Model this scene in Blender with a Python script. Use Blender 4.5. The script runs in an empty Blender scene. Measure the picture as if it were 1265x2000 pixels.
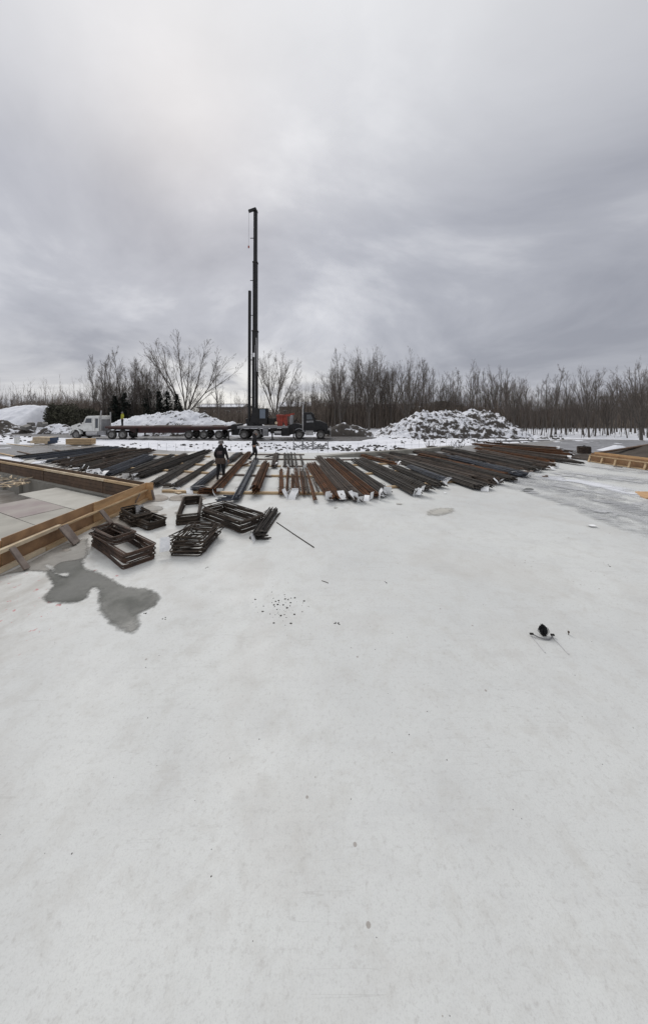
import bpy, bmesh, math, random
from mathutils import Vector, Matrix, noise as mn
R = math.radians
rnd = random.Random(7)
scene = bpy.context.scene
C = scene.collection

# ------------------------------------------------------------------ camera
F, HC, YH, CX = 600.0, 3.1, 807.0, 632.5      # focal length in photo pixels, eye height, horizon row, centre column
cam_d = bpy.data.cameras.new('camera')
cam = bpy.data.objects.new('camera', cam_d); C.objects.link(cam)
cam.location = (0, 0, HC); cam.rotation_euler = (R(90), 0, 0)
cam_d.sensor_fit = 'HORIZONTAL'; cam_d.sensor_width = 36.0
cam_d.lens = 36.0 * F / 1265.0
cam_d.shift_y = -(1000.0 - YH) / 1265.0
cam_d.clip_start = 0.05; cam_d.clip_end = 4000
scene.camera = cam

# ------------------------------------------------------------------ world and sun (overcast)
SUN_EL, SUN_AZ = 42, -25        # azimuth measured from +Y towards +X
world = bpy.data.worlds.new('World'); scene.world = world; world.use_nodes = True
wt = world.node_tree; wt.nodes.clear()
def WN(t, **kw):
    n = wt.nodes.new(t)
    for k, v in kw.items(): setattr(n, k, v)
    return n
def WL(a, b): wt.links.new(a, b)
wout = WN('ShaderNodeOutputWorld')
sky = WN('ShaderNodeTexSky', sky_type='NISHITA', sun_disc=False, sun_elevation=R(SUN_EL), sun_rotation=R(SUN_AZ), dust_density=3.0)
bgs = WN('ShaderNodeBackground'); bgs.inputs[1].default_value = 0.06; WL(sky.outputs[0], bgs.inputs[0])
tc = WN('ShaderNodeTexCoord')
sep = WN('ShaderNodeSeparateXYZ'); WL(tc.outputs['Generated'], sep.inputs[0])
def wm(op, a, b=None, c=None, clamp=False):
    n = WN('ShaderNodeMath', operation=op, use_clamp=clamp)
    for i, q in enumerate((a, b, c)):
        if q is None: continue
        if isinstance(q, (int, float)): n.inputs[i].default_value = q
        else: WL(q, n.inputs[i])
    return n.outputs[0]
zc = wm('ADD', wm('MAXIMUM', sep.outputs[2], 0.0), 0.26)
cmb = WN('ShaderNodeCombineXYZ')
WL(wm('DIVIDE', sep.outputs[0], zc), cmb.inputs[0]); WL(wm('DIVIDE', sep.outputs[1], zc), cmb.inputs[1])
n1 = WN('ShaderNodeTexNoise'); n1.inputs['Scale'].default_value = 0.8; n1.inputs['Detail'].default_value = 8; n1.inputs['Roughness'].default_value = 0.56; n1.inputs['Distortion'].default_value = 0.5
WL(cmb.outputs[0], n1.inputs['Vector'])
ramp = WN('ShaderNodeValToRGB')
el = ramp.color_ramp.elements
el[0].position = 0.36; el[0].color = (0.37, 0.385, 0.44, 1)
el[1].position = 0.64; el[1].color = (0.78, 0.79, 0.83, 1)
e = el.new(0.5); e.color = (0.50, 0.515, 0.57, 1)
WL(n1.outputs[0], ramp.inputs[0])
# paler, thinner cloud low over the horizon to the front left, heavier cloud to the right
azl = wm('SUBTRACT', 1.0, wm('MULTIPLY', wm('ABSOLUTE', wm('ADD', sep.outputs[0], 0.30)), 1.5), clamp=True)
low = wm('SUBTRACT', 1.0, wm('MULTIPLY', wm('MAXIMUM', sep.outputs[2], 0.0), 4.2), clamp=True)
glow = wm('MULTIPLY', wm('MULTIPLY', azl, low), wm('MULTIPLY', wm('SUBTRACT', n1.outputs[0], 0.36), 5.5, clamp=True), clamp=True)
mixg = WN('ShaderNodeMix', data_type='RGBA'); WL(glow, mixg.inputs[0]); WL(ramp.outputs[0], mixg.inputs[6]); mixg.inputs[7].default_value = (0.98, 0.965, 0.92, 1)
rt = wm('MULTIPLY', wm('MAXIMUM', sep.outputs[0], 0.0), 0.42, clamp=True)
mixr = WN('ShaderNodeMix', data_type='RGBA'); WL(rt, mixr.inputs[0]); WL(mixg.outputs[2], mixr.inputs[6]); mixr.inputs[7].default_value = (0.22, 0.225, 0.26, 1)
up = wm('MULTIPLY', wm('SUBTRACT', sep.outputs[2], 0.5), 1.8, clamp=True)
mixu = WN('ShaderNodeMix', data_type='RGBA'); WL(up, mixu.inputs[0]); WL(mixr.outputs[2], mixu.inputs[6]); mixu.inputs[7].default_value = (1.05, 1.05, 1.05, 1)
bgc = WN('ShaderNodeBackground'); bgc.inputs[1].default_value = 0.98; WL(mixu.outputs[2], bgc.inputs[0])
ms = WN('ShaderNodeMixShader'); ms.inputs[0].default_value = 0.93
WL(bgs.outputs[0], ms.inputs[1]); WL(bgc.outputs[0], ms.inputs[2]); WL(ms.outputs[0], wout.inputs[0])

sd = bpy.data.lights.new('sun', 'SUN'); sd.energy = 1.2; sd.angle = R(24); sd.color = (1.0, 0.97, 0.93)
sun = bpy.data.objects.new('sun', sd); C.objects.link(sun)
sdir = Vector((math.sin(R(SUN_AZ)) * math.cos(R(SUN_EL)), math.cos(R(SUN_AZ)) * math.cos(R(SUN_EL)), math.sin(R(SUN_EL))))
sun.rotation_euler = sdir.to_track_quat('Z', 'Y').to_euler(); sun.location = (0, 0, 40)
scene.view_settings.view_transform = 'Standard'; scene.view_settings.look = 'None'
scene.view_settings.exposure = 0.06; scene.view_settings.gamma = 1.0
scene.cycles.max_bounces = 5; scene.cycles.diffuse_bounces = 3; scene.cycles.transparent_max_bounces = 12

def G(px, py, z=0.0):
    Y = F * (HC - z) / (py - YH)
    return Vector(((px - CX) * Y / F, Y, z))
def AT(px, Y, z=0.0): return Vector(((px - CX) * Y / F, Y, z))
def ZP(py, Y): return HC - (py - YH) * Y / F

# ------------------------------------------------------------------ materials
def mat(name, base, rough=0.7, var=None, metal=0.0, scale=8.0, island=0.0, bump=0.0, bscale=None, stretch=None, spec=0.4, lo=0.35, hi=0.65):
    m = bpy.data.materials.new(name); m.use_nodes = True; nt = m.node_tree
    b = nt.nodes['Principled BSDF']
    b.inputs['Roughness'].default_value = rough; b.inputs['Metallic'].default_value = metal
    b.inputs['Specular IOR Level'].default_value = spec
    tcn = nt.nodes.new('ShaderNodeTexCoord'); mp = nt.nodes.new('ShaderNodeMapping'); nt.links.new(tcn.outputs['Object'], mp.inputs[0])
    if stretch: mp.inputs['Scale'].default_value = stretch
    col = None
    if var:
        n = nt.nodes.new('ShaderNodeTexNoise'); n.inputs['Scale'].default_value = scale; n.inputs['Detail'].default_value = 6; n.inputs['Roughness'].default_value = 0.6
        nt.links.new(mp.outputs[0], n.inputs['Vector'])
        r = nt.nodes.new('ShaderNodeMapRange'); r.inputs[1].default_value = lo; r.inputs[2].default_value = hi
        nt.links.new(n.outputs[0], r.inputs[0])
        mx = nt.nodes.new('ShaderNodeMix'); mx.data_type = 'RGBA'
        mx.inputs[6].default_value = (*base, 1); mx.inputs[7].default_value = (*var, 1)
        nt.links.new(r.outputs[0], mx.inputs[0]); col = mx.outputs[2]
    else:
        rgb = nt.nodes.new('ShaderNodeRGB'); rgb.outputs[0].default_value = (*base, 1); col = rgb.outputs[0]
    if island:
        g = nt.nodes.new('ShaderNodeNewGeometry')
        r = nt.nodes.new('ShaderNodeMapRange'); r.inputs[3].default_value = 1 - island; r.inputs[4].default_value = 1 + island
        nt.links.new(g.outputs['Random Per Island'], r.inputs[0])
        hs = nt.nodes.new('ShaderNodeHueSaturation'); nt.links.new(r.outputs[0], hs.inputs['Value']); nt.links.new(col, hs.inputs['Color']); col = hs.outputs[0]
    nt.links.new(col, b.inputs['Base Color'])
    if bump:
        n = nt.nodes.new('ShaderNodeTexNoise'); n.inputs['Scale'].default_value = bscale or scale * 3; n.inputs['Detail'].default_value = 5
        nt.links.new(mp.outputs[0], n.inputs['Vector'])
        bp = nt.nodes.new('ShaderNodeBump'); bp.inputs['Strength'].default_value = bump; bp.inputs['Distance'].default_value = 0.02
        nt.links.new(n.outputs[0], bp.inputs['Height']); nt.links.new(bp.outputs[0], b.inputs['Normal'])
    return m
M = {}
M['rust'] = mat('rusty_rebar', (0.135, 0.062, 0.03), 0.85, (0.065, 0.036, 0.022), scale=3, island=0.85, spec=0.2)
M['rust_dark'] = mat('dark_rusty_rebar', (0.085, 0.06, 0.044), 0.8, (0.046, 0.036, 0.03), scale=3, island=0.5, spec=0.4)
M['steel'] = mat('grey_rebar', (0.066, 0.058, 0.05), 0.75, (0.04, 0.035, 0.031), scale=3, island=0.85, spec=0.25)
M['steel_blue'] = mat('blue_grey_rebar', (0.05, 0.058, 0.075), 0.5, (0.034, 0.037, 0.045), scale=3, island=0.6, spec=0.35)
M['stirrup'] = mat('dark_stirrup_steel', (0.068, 0.05, 0.036), 0.7, (0.034, 0.025, 0.019), scale=5, island=0.4, spec=0.3)
M['stirrup_rust'] = mat('rusty_stirrup_steel', (0.1, 0.058, 0.038), 0.7, (0.042, 0.028, 0.021), scale=5, island=0.4, spec=0.5)
M['tag'] = mat('white_tag', (0.9, 0.9, 0.9), 0.6, (0.78, 0.79, 0.8), scale=20)
M['wood'] = mat('fresh_lumber', (0.58, 0.43, 0.26), 0.75, (0.4, 0.28, 0.16), scale=2.5, island=0.18, stretch=(1, 1, 5))
M['wood_pale'] = mat('pale_lumber', (0.68, 0.57, 0.41), 0.75, (0.5, 0.39, 0.26), scale=2.5, island=0.12)
M['wood_wet'] = mat('weathered_board', (0.24, 0.195, 0.165), 0.7, (0.14, 0.11, 0.095), scale=5, island=0.2, bump=0.2)
M['wood_brown'] = mat('damp_brown_plywood', (0.125, 0.075, 0.045), 0.65, (0.075, 0.047, 0.03), scale=3, island=0.2)
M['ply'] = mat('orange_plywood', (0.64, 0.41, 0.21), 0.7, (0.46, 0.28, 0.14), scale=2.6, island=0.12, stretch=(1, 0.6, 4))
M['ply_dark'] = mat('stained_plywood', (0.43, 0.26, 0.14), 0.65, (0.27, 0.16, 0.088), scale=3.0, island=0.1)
M['conc'] = mat('foundation_concrete', (0.3, 0.29, 0.26), 0.85, (0.2, 0.19, 0.165), scale=1.4, bump=0.2)
M['bark'] = mat('tree_bark', (0.13, 0.115, 0.1), 0.9, (0.075, 0.066, 0.058), scale=3)
M['twig'] = mat('tree_twigs', (0.15, 0.127, 0.108), 0.9, (0.105, 0.088, 0.075), scale=1, island=0.3)
M['brush'] = mat('brush_twigs', (0.2, 0.165, 0.135), 0.9, (0.14, 0.115, 0.095), scale=0.2, island=0.45)
M['needle'] = mat('spruce_needles', (0.04, 0.052, 0.04), 0.8, (0.022, 0.03, 0.024), scale=2, island=0.5)
M['cedar'] = mat('cedar_foliage', (0.085, 0.085, 0.055), 0.85, (0.05, 0.048, 0.035), scale=1, island=0.5)
M['black'] = mat('black_truck_paint', (0.012, 0.012, 0.013), 0.45, (0.022, 0.021, 0.02), scale=2, spec=0.3)
M['frame'] = mat('dark_chassis', (0.02, 0.019, 0.018), 0.7, (0.038, 0.034, 0.03), scale=3, spec=0.25)
M['rubber'] = mat('tyre_rubber', (0.03, 0.029, 0.028), 0.85, (0.07, 0.065, 0.06), scale=4)
M['rim'] = mat('wheel_rim', (0.3, 0.3, 0.29), 0.5, (0.18, 0.17, 0.16), scale=4, metal=0.3)
M['white'] = mat('white_truck_paint', (0.78, 0.79, 0.76), 0.4, (0.6, 0.6, 0.57), scale=1.5)
M['chrome'] = mat('dull_chrome', (0.5, 0.5, 0.5), 0.35, (0.35, 0.34, 0.33), metal=0.6, scale=4)
M['glass'] = mat('cab_glass', (0.03, 0.04, 0.05), 0.08, spec=0.8)
M['glass_blue'] = mat('operator_cab_glass', (0.1, 0.13, 0.17), 0.15, spec=0.8)
M['grey_paint'] = mat('grey_deck_paint', (0.3, 0.3, 0.31), 0.6, (0.2, 0.2, 0.2), scale=2)
M['red'] = mat('orange_red_paint', (0.36, 0.055, 0.032), 0.6, (0.2, 0.04, 0.028), scale=3)
M['trailer'] = mat('dark_red_trailer_paint', (0.075, 0.028, 0.026), 0.6, (0.05, 0.03, 0.028), scale=1.5)
M['deck'] = mat('worn_trailer_deck', (0.16, 0.12, 0.105), 0.8, (0.09, 0.06, 0.055), scale=2)
M['blue'] = mat('blue_painted_ends', (0.05, 0.075, 0.13), 0.7, (0.08, 0.1, 0.14), scale=6)
M['skin'] = mat('skin', (0.45, 0.27, 0.19), 0.55)
M['hoodie'] = mat('black_hoodie', (0.018, 0.017, 0.019), 0.9, (0.03, 0.028, 0.03), scale=8)
M['print'] = mat('faded_back_print', (0.16, 0.125, 0.125), 0.9, (0.06, 0.045, 0.048), scale=14)
M['trouser'] = mat('dark_trousers', (0.016, 0.016, 0.018), 0.9, (0.028, 0.027, 0.03), scale=8)
M['leather'] = mat('leather_tool_belt', (0.12, 0.085, 0.065), 0.8, (0.07, 0.05, 0.04), scale=10)
M['helmet'] = mat('grey_hard_hat', (0.2, 0.185, 0.175), 0.5, (0.12, 0.11, 0.105), scale=12)
M['hivis'] = mat('yellow_vest', (0.5, 0.5, 0.06), 0.8, (0.32, 0.32, 0.05), scale=10)
M['glove'] = mat('pale_work_gloves', (0.45, 0.42, 0.36), 0.8)
M['boot'] = mat('boots', (0.05, 0.042, 0.036), 0.8)
M['wall'] = mat('house_siding', (0.21, 0.175, 0.15), 0.9, (0.15, 0.125, 0.11), scale=0.4)
M['wall_dark'] = mat('dark_house_wall', (0.1, 0.09, 0.085), 0.9)
M['shingle'] = mat('dark_shingles', (0.06, 0.057, 0.055), 0.9, (0.09, 0.085, 0.08), scale=1)
M['tarp'] = mat('dark_wet_tarp', (0.045, 0.037, 0.031), 0.8, (0.09, 0.076, 0.064), spec=0.15, scale=0.9, bump=0.5, bscale=2)
M['galv'] = mat('galvanised_pipe', (0.22, 0.22, 0.22), 0.5, (0.22, 0.22, 0.23), metal=0.3, scale=5)
M['strap_pale'] = mat('pale_strap', (0.62, 0.62, 0.62), 0.5, (0.52, 0.52, 0.52), scale=4)
M['wire'] = mat('grey_wire', (0.28, 0.28, 0.29), 0.6, metal=0.2)
M['bristle'] = mat('black_bristles', (0.012, 0.012, 0.014), 0.8)
M['insul'] = mat('grey_floor_sheet', (0.41, 0.395, 0.35), 0.8, (0.32, 0.305, 0.27), scale=1.2, island=0.0, bump=0.15)
M['insul_pale'] = mat('pale_floor_sheet', (0.49, 0.475, 0.43), 0.8, (0.4, 0.385, 0.345), scale=1.2, bump=0.15)
M['insul_pink'] = mat('purplish_floor_sheet', (0.27, 0.22, 0.215), 0.7, (0.35, 0.32, 0.29), scale=1.0, bump=0.15)
M['mud'] = mat('damp_soil', (0.2, 0.175, 0.15), 0.9, (0.36, 0.34, 0.31), scale=1.5, bump=0.4)
M['soil'] = mat('dark_soil_clod', (0.05, 0.045, 0.042), 0.9, (0.085, 0.078, 0.072), scale=6)
M['rock'] = mat('broken_concrete', (0.28, 0.27, 0.25), 0.9, (0.17, 0.16, 0.15), scale=2)

def nodes_mat(name):
    m = bpy.data.materials.new(name); m.use_nodes = True
    nt = m.node_tree; b = nt.nodes['Principled BSDF']
    def N(t, **kw):
        n = nt.nodes.new(t)
        for k, v in kw.items(): setattr(n, k, v)
        return n
    def L(a, c): nt.links.new(a, c)
    def mth(op, a, b_=None, clamp=False):
        n = N('ShaderNodeMath', operation=op, use_clamp=clamp)
        for i, q in enumerate((a, b_)):
            if q is None: continue
            if isinstance(q, (int, float)): n.inputs[i].default_value = q
            else: L(q, n.inputs[i])
        return n.outputs[0]
    def ns(vec, scale, detail=5, rough=0.55, dist=0.0):
        n = N('ShaderNodeTexNoise'); n.inputs['Scale'].default_value = scale; n.inputs['Detail'].default_value = detail
        n.inputs['Roughness'].default_value = rough; n.inputs['Distortion'].default_value = dist; L(vec, n.inputs['Vector']); return n.outputs[0]
    def rng(x, a, c, o0=0.0, o1=1.0):
        n = N('ShaderNodeMapRange'); n.inputs[1].default_value = a; n.inputs[2].default_value = c
        n.inputs[3].default_value = o0; n.inputs[4].default_value = o1; L(x, n.inputs[0]); return n.outputs[0]
    def mix(f, a, c):
        n = N('ShaderNodeMix', data_type='RGBA')
        L(f, n.inputs[0]) if not isinstance(f, (int, float)) else setattr(n.inputs[0], 'default_value', f)
        for s, q in ((6, a), (7, c)):
            if isinstance(q, tuple): n.inputs[s].default_value = (*q, 1)
            else: L(q, n.inputs[s])
        return n.outputs[2]
    return m, nt, b, N, L, mth, ns, rng, mix

def snow_mat(name, dirt_lo, dirt_hi, scale, slope=False, white=(0.84, 0.85, 0.89)):
    """snow over dark soil: soil shows where a clod noise is high (and on steep faces)"""
    m, nt, b, N, L, mth, ns, rng, mix = nodes_mat(name)
    g = N('ShaderNodeNewGeometry'); pos = g.outputs['Position']
    a = ns(pos, scale, 5, 0.62, 0.4); big = ns(pos, scale * 0.16, 3)
    v = mth('ADD', mth('MULTIPLY', a, 0.68), mth('MULTIPLY', big, 0.32))
    if slope:
        sp = N('ShaderNodeSeparateXYZ'); L(g.outputs['Normal'], sp.inputs[0])
        v = mth('ADD', v, mth('MULTIPLY', mth('SUBTRACT', 0.80, sp.outputs[2]), 0.34))
    f = rng(v, dirt_lo, dirt_hi)
    soil = mix(ns(pos, 3.0), (0.04, 0.035, 0.032), (0.11, 0.098, 0.086))
    sn = mix(rng(ns(pos, 0.6), 0.35, 0.7), white, (0.66, 0.675, 0.72))
    L(mix(f, sn, soil), b.inputs['Base Color']); b.inputs['Roughness'].default_value = 0.85; b.inputs['Specular IOR Level'].default_value = 0.2
    bp = N('ShaderNodeBump'); bp.inputs['Strength'].default_value = 0.5; bp.inputs['Distance'].default_value = 0.08
    L(ns(pos, scale * 1.5, 6), bp.inputs['Height']); L(bp.outputs[0], b.inputs['Normal'])
    return m
M['snow'] = snow_mat('snow_ground', 0.63, 0.66, 1.3)
M['snow_clean'] = snow_mat('clean_snow', 0.625, 0.66, 0.8)
M['snow_pile'] = snow_mat('snow_covered_dirt_pile', 0.545, 0.60, 2.2, True)
M['dirt_pile'] = snow_mat('half_bare_dirt_pile', 0.475, 0.555, 1.7, True)
M['dirt_dark'] = snow_mat('mostly_bare_dirt', 0.41, 0.47, 1.5, True)

def slab_material():
    m, nt, b, N, L, mth, ns, rng, mix = nodes_mat('frosted_concrete_slab')
    g = N('ShaderNodeNewGeometry'); pos = g.outputs['Position']
    sp = N('ShaderNodeSeparateXYZ'); L(pos, sp.inputs[0])
    c = mix(rng(ns(pos, 0.22, 4), 0.35, 0.65), (0.665, 0.675, 0.655), (0.585, 0.595, 0.585))
    c = mix(rng(ns(pos, 1.3, 6, 0.65, 0.6), 0.5, 0.75, 0, 0.45), c, (0.50, 0.50, 0.49))
    # faint trowel sweeps
    mp = N('ShaderNodeMapping'); mp.inputs['Rotation'].default_value = (0, 0, R(28)); mp.inputs['Scale'].default_value = (0.5, 5.0, 1); L(pos, mp.inputs[0])
    c = mix(rng(ns(mp.outputs[0], 0.8, 6, 0.7), 0.58, 0.75, 0, 0.3), c, (0.50, 0.50, 0.50))
    c = mix(rng(ns(pos, 3.2, 7, 0.72, 0.3), 0.5, 0.72, 0, 0.5), c, (0.49, 0.475, 0.44))
    c = mix(rng(ns(pos, 0.5, 5, 0.6, 1.2), 0.5, 0.68, 0, 0.5), c, (0.53, 0.515, 0.485))
    c = mix(rng(ns(pos, 24.0, 4, 0.75), 0.53, 0.72, 0, 0.6), c, (0.44, 0.43, 0.41))
    c = mix(rng(ns(pos, 90.0, 3, 0.8), 0.5, 0.7, 0, 0.45), c, (0.43, 0.43, 0.42))
    # damp, brownish zone near the formwork on the left, beige foot traffic
    left = rng(sp.outputs[0], -0.5, -6.5)
    dn = rng(mth('ADD', mth('MULTIPLY', ns(pos, 0.9, 6, 0.65, 0.5), 0.75), mth('MULTIPLY', left, 0.25)), 0.5, 0.62)
    c = mix(mth('MULTIPLY', mth('MULTIPLY', dn, left), 0.75), c, (0.36, 0.335, 0.30))
    # bare wet concrete beyond the steel on the left and right
    far = rng(mth('SUBTRACT', sp.outputs[1], mth('MULTIPLY', mth('ABSOLUTE', sp.outputs[0]), 0.28)), 15.2, 16.0)
    side = mth('GREATER_THAN', mth('ABSOLUTE', mth('ADD', sp.outputs[0], 1.0)), 9.5)
    wn = rng(ns(pos, 0.5, 5), 0.25, 0.5, 0.55, 1.0)
    c = mix(mth('MULTIPLY', mth('MULTIPLY', far, side), wn), c, (0.24, 0.235, 0.23))
    # small grit specks and scratches
    vz = N('ShaderNodeTexVoronoi'); vz.inputs['Scale'].default_value = 5.0; L(pos, vz.inputs['Vector'])
    spk = mth('MULTIPLY', mth('LESS_THAN', vz.outputs['Distance'], 0.07), mth('GREATER_THAN', ns(pos, 0.7, 3), 0.56))
    c = mix(mth('MULTIPLY', spk, 0.6), c, (0.22, 0.18, 0.15))
    mp2 = N('ShaderNodeMapping'); mp2.inputs['Rotation'].default_value = (0, 0, R(-12)); mp2.inputs['Scale'].default_value = (0.6, 14.0, 1); L(pos, mp2.inputs[0])
    sc_ = mth('MULTIPLY', mth('LESS_THAN', mth('ABSOLUTE', mth('SUBTRACT', ns(mp2.outputs[0], 0.7, 2), 0.5)), 0.004), mth('GREATER_THAN', ns(pos, 0.9, 2), 0.53))
    c = mix(mth('MULTIPLY', sc_, 0.18), c, (0.33, 0.32, 0.3))
    # reddish marking-paint flecks by the left puddle
    red = mth('MULTIPLY', mth('GREATER_THAN', ns(pos, 9.0, 4), 0.66), mth('MULTIPLY', mth('LESS_THAN', sp.outputs[0], -3.9), mth('LESS_THAN', sp.outputs[1], 6.4)))
    c = mix(mth('MULTIPLY', red, 0.7), c, (0.5, 0.16, 0.17))
    L(c, b.inputs['Base Color'])
    L(rng(ns(pos, 0.8, 4), 0.3, 0.7, 0.45, 0.8), b.inputs['Roughness']); b.inputs['Specular IOR Level'].default_value = 0.35
    bp = N('ShaderNodeBump'); bp.inputs['Strength'].default_value = 0.3; bp.inputs['Distance'].default_value = 0.012
    L(ns(pos, 14, 5), bp.inputs['Height']); L(bp.outputs[0], b.inputs['Normal'])
    return m
M['slab'] = slab_material()

def puddle_material(name, col, col2, rough, scale=2.5, soft=True):
    m, nt, b, N, L, mth, ns, rng, mix = nodes_mat(name)
    g = N('ShaderNodeNewGeometry'); pos = g.outputs['Position']
    c = mix(rng(ns(pos, scale, 6, 0.65, 0.4), 0.3, 0.7), col, col2)
    c = mix(rng(ns(pos, scale * 7, 5, 0.7), 0.55, 0.8, 0, 0.5), c, tuple(q * 1.5 for q in col))
    L(c, b.inputs['Base Color'])
    b.inputs['Specular IOR Level'].default_value = 0.3
    L(rng(ns(pos, 1.3, 5, .6), 0.35, 0.65, rough * .6, rough + 0.25), b.inputs['Roughness'])
    if soft:
        at = N('ShaderNodeAttribute', attribute_name='edge')
        e = mth('ADD', at.outputs['Fac'], mth('MULTIPLY', mth('SUBTRACT', ns(pos, 9, 6, .65), 0.5), 1.1))
        L(rng(e, 0.3, 0.85), b.inputs['Alpha'])
    return m
M['wet'] = puddle_material('wet_concrete', (0.115, 0.117, 0.105), (0.08, 0.082, 0.074), 0.45)
M['damp'] = puddle_material('damp_concrete', (0.31, 0.3, 0.275), (0.19, 0.178, 0.162), 0.5)
M['dirty'] = puddle_material('dirty_damp_concrete', (0.36, 0.33, 0.29), (0.2, 0.17, 0.145), 0.6)
M['faint'] = puddle_material('faint_stain', (0.5, 0.485, 0.44), (0.4, 0.39, 0.36), 0.6)
M['pale_stain'] = puddle_material('pale_stain', (0.6, 0.603, 0.585), (0.545, 0.542, 0.525), 0.6)
M['dry'] = puddle_material('dry_concrete', (0.62, 0.62, 0.6), (0.5, 0.5, 0.48), 0.6)
M['road'] = puddle_material('muddy_road', (0.15, 0.145, 0.145), (0.075, 0.07, 0.068), 0.35, 1.2, False)
M['slush'] = puddle_material('grey_slush', (0.34, 0.345, 0.36), (0.2, 0.2, 0.21), 0.4, 0.5, False)
M['wet_far'] = puddle_material('dark_wet_concrete', (0.2, 0.197, 0.195), (0.12, 0.115, 0.11), 0.3, 0.7, False)

def track_material():
    """frost rubbed off the slab: tread ribs along u, soft sides along v"""
    m, nt, b, N, L, mth, ns, rng, mix = nodes_mat('frost_tyre_track')
    uv = N('ShaderNodeUVMap'); sp = N('ShaderNodeSeparateXYZ'); L(uv.outputs[0], sp.inputs[0])
    g = N('ShaderNodeNewGeometry'); pos = g.outputs['Position']
    edge = rng(mth('ABSOLUTE', mth('SUBTRACT', sp.outputs[1], 0.5)), 0.5, 0.22)
    ends = mth('MULTIPLY', rng(sp.outputs[0], 0.0, 0.3), rng(sp.outputs[0], 1.0, 0.9))
    w = N('ShaderNodeTexWave'); w.inputs['Scale'].default_value = 1.0; w.inputs['Distortion'].default_value = 3.0; w.inputs['Detail'].default_value = 3
    mp = N('ShaderNodeMapping'); mp.inputs['Scale'].default_value = (11, 0.9, 1); mp.inputs['Rotation'].default_value = (0, 0, 0.4); L(uv.outputs[0], mp.inputs[0]); L(mp.outputs[0], w.inputs['Vector'])
    rib = rng(w.outputs['Fac'], 0.3, 0.75, 0.15, 1.0)
    nz = rng(ns(pos, 1.6, 6, 0.65, 0.8), 0.4, 0.6)
    a = mth('MULTIPLY', mth('MULTIPLY', mth('MULTIPLY', edge, ends), mth('ADD', mth('MULTIPLY', rib, 0.6), 0.2)), mth('ADD', nz, 0.12), clamp=True)
    L(mix(ns(pos, 3), (0.36, 0.365, 0.375), (0.45, 0.455, 0.465)), b.inputs['Base Color']); b.inputs['Roughness'].default_value = 0.5
    L(mth('MULTIPLY', a, 1.0, clamp=True), b.inputs['Alpha'])
    return m
M['track'] = track_material()
def frost_material(name, c1, c2, thr):
    m, nt, b, N, L, mth, ns, rng, mix = nodes_mat(name)
    uv = N('ShaderNodeUVMap'); sp = N('ShaderNodeSeparateXYZ'); L(uv.outputs[0], sp.inputs[0])
    g = N('ShaderNodeNewGeometry'); pos = g.outputs['Position']
    edge = mth('MULTIPLY', rng(mth('ABSOLUTE', mth('SUBTRACT', sp.outputs[1], 0.5)), 0.5, 0.15), rng(mth('ABSOLUTE', mth('SUBTRACT', sp.outputs[0], 0.5)), 0.5, 0.3))
    nz = rng(ns(pos, 1.1, 6, 0.6, 1.0), thr, thr + 0.2)
    L(mth('MULTIPLY', edge, nz, clamp=True), b.inputs['Alpha'])
    L(mix(ns(pos, 2), c1, c2), b.inputs['Base Color']); b.inputs['Roughness'].default_value = 0.55
    return m
M['rubbed'] = frost_material('rubbed_frost', (0.45, 0.455, 0.465), (0.54, 0.545, 0.55), 0.4)
M['white_frost'] = frost_material('white_frost', (0.78, 0.79, 0.83), (0.7, 0.715, 0.75), 0.3)

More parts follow.
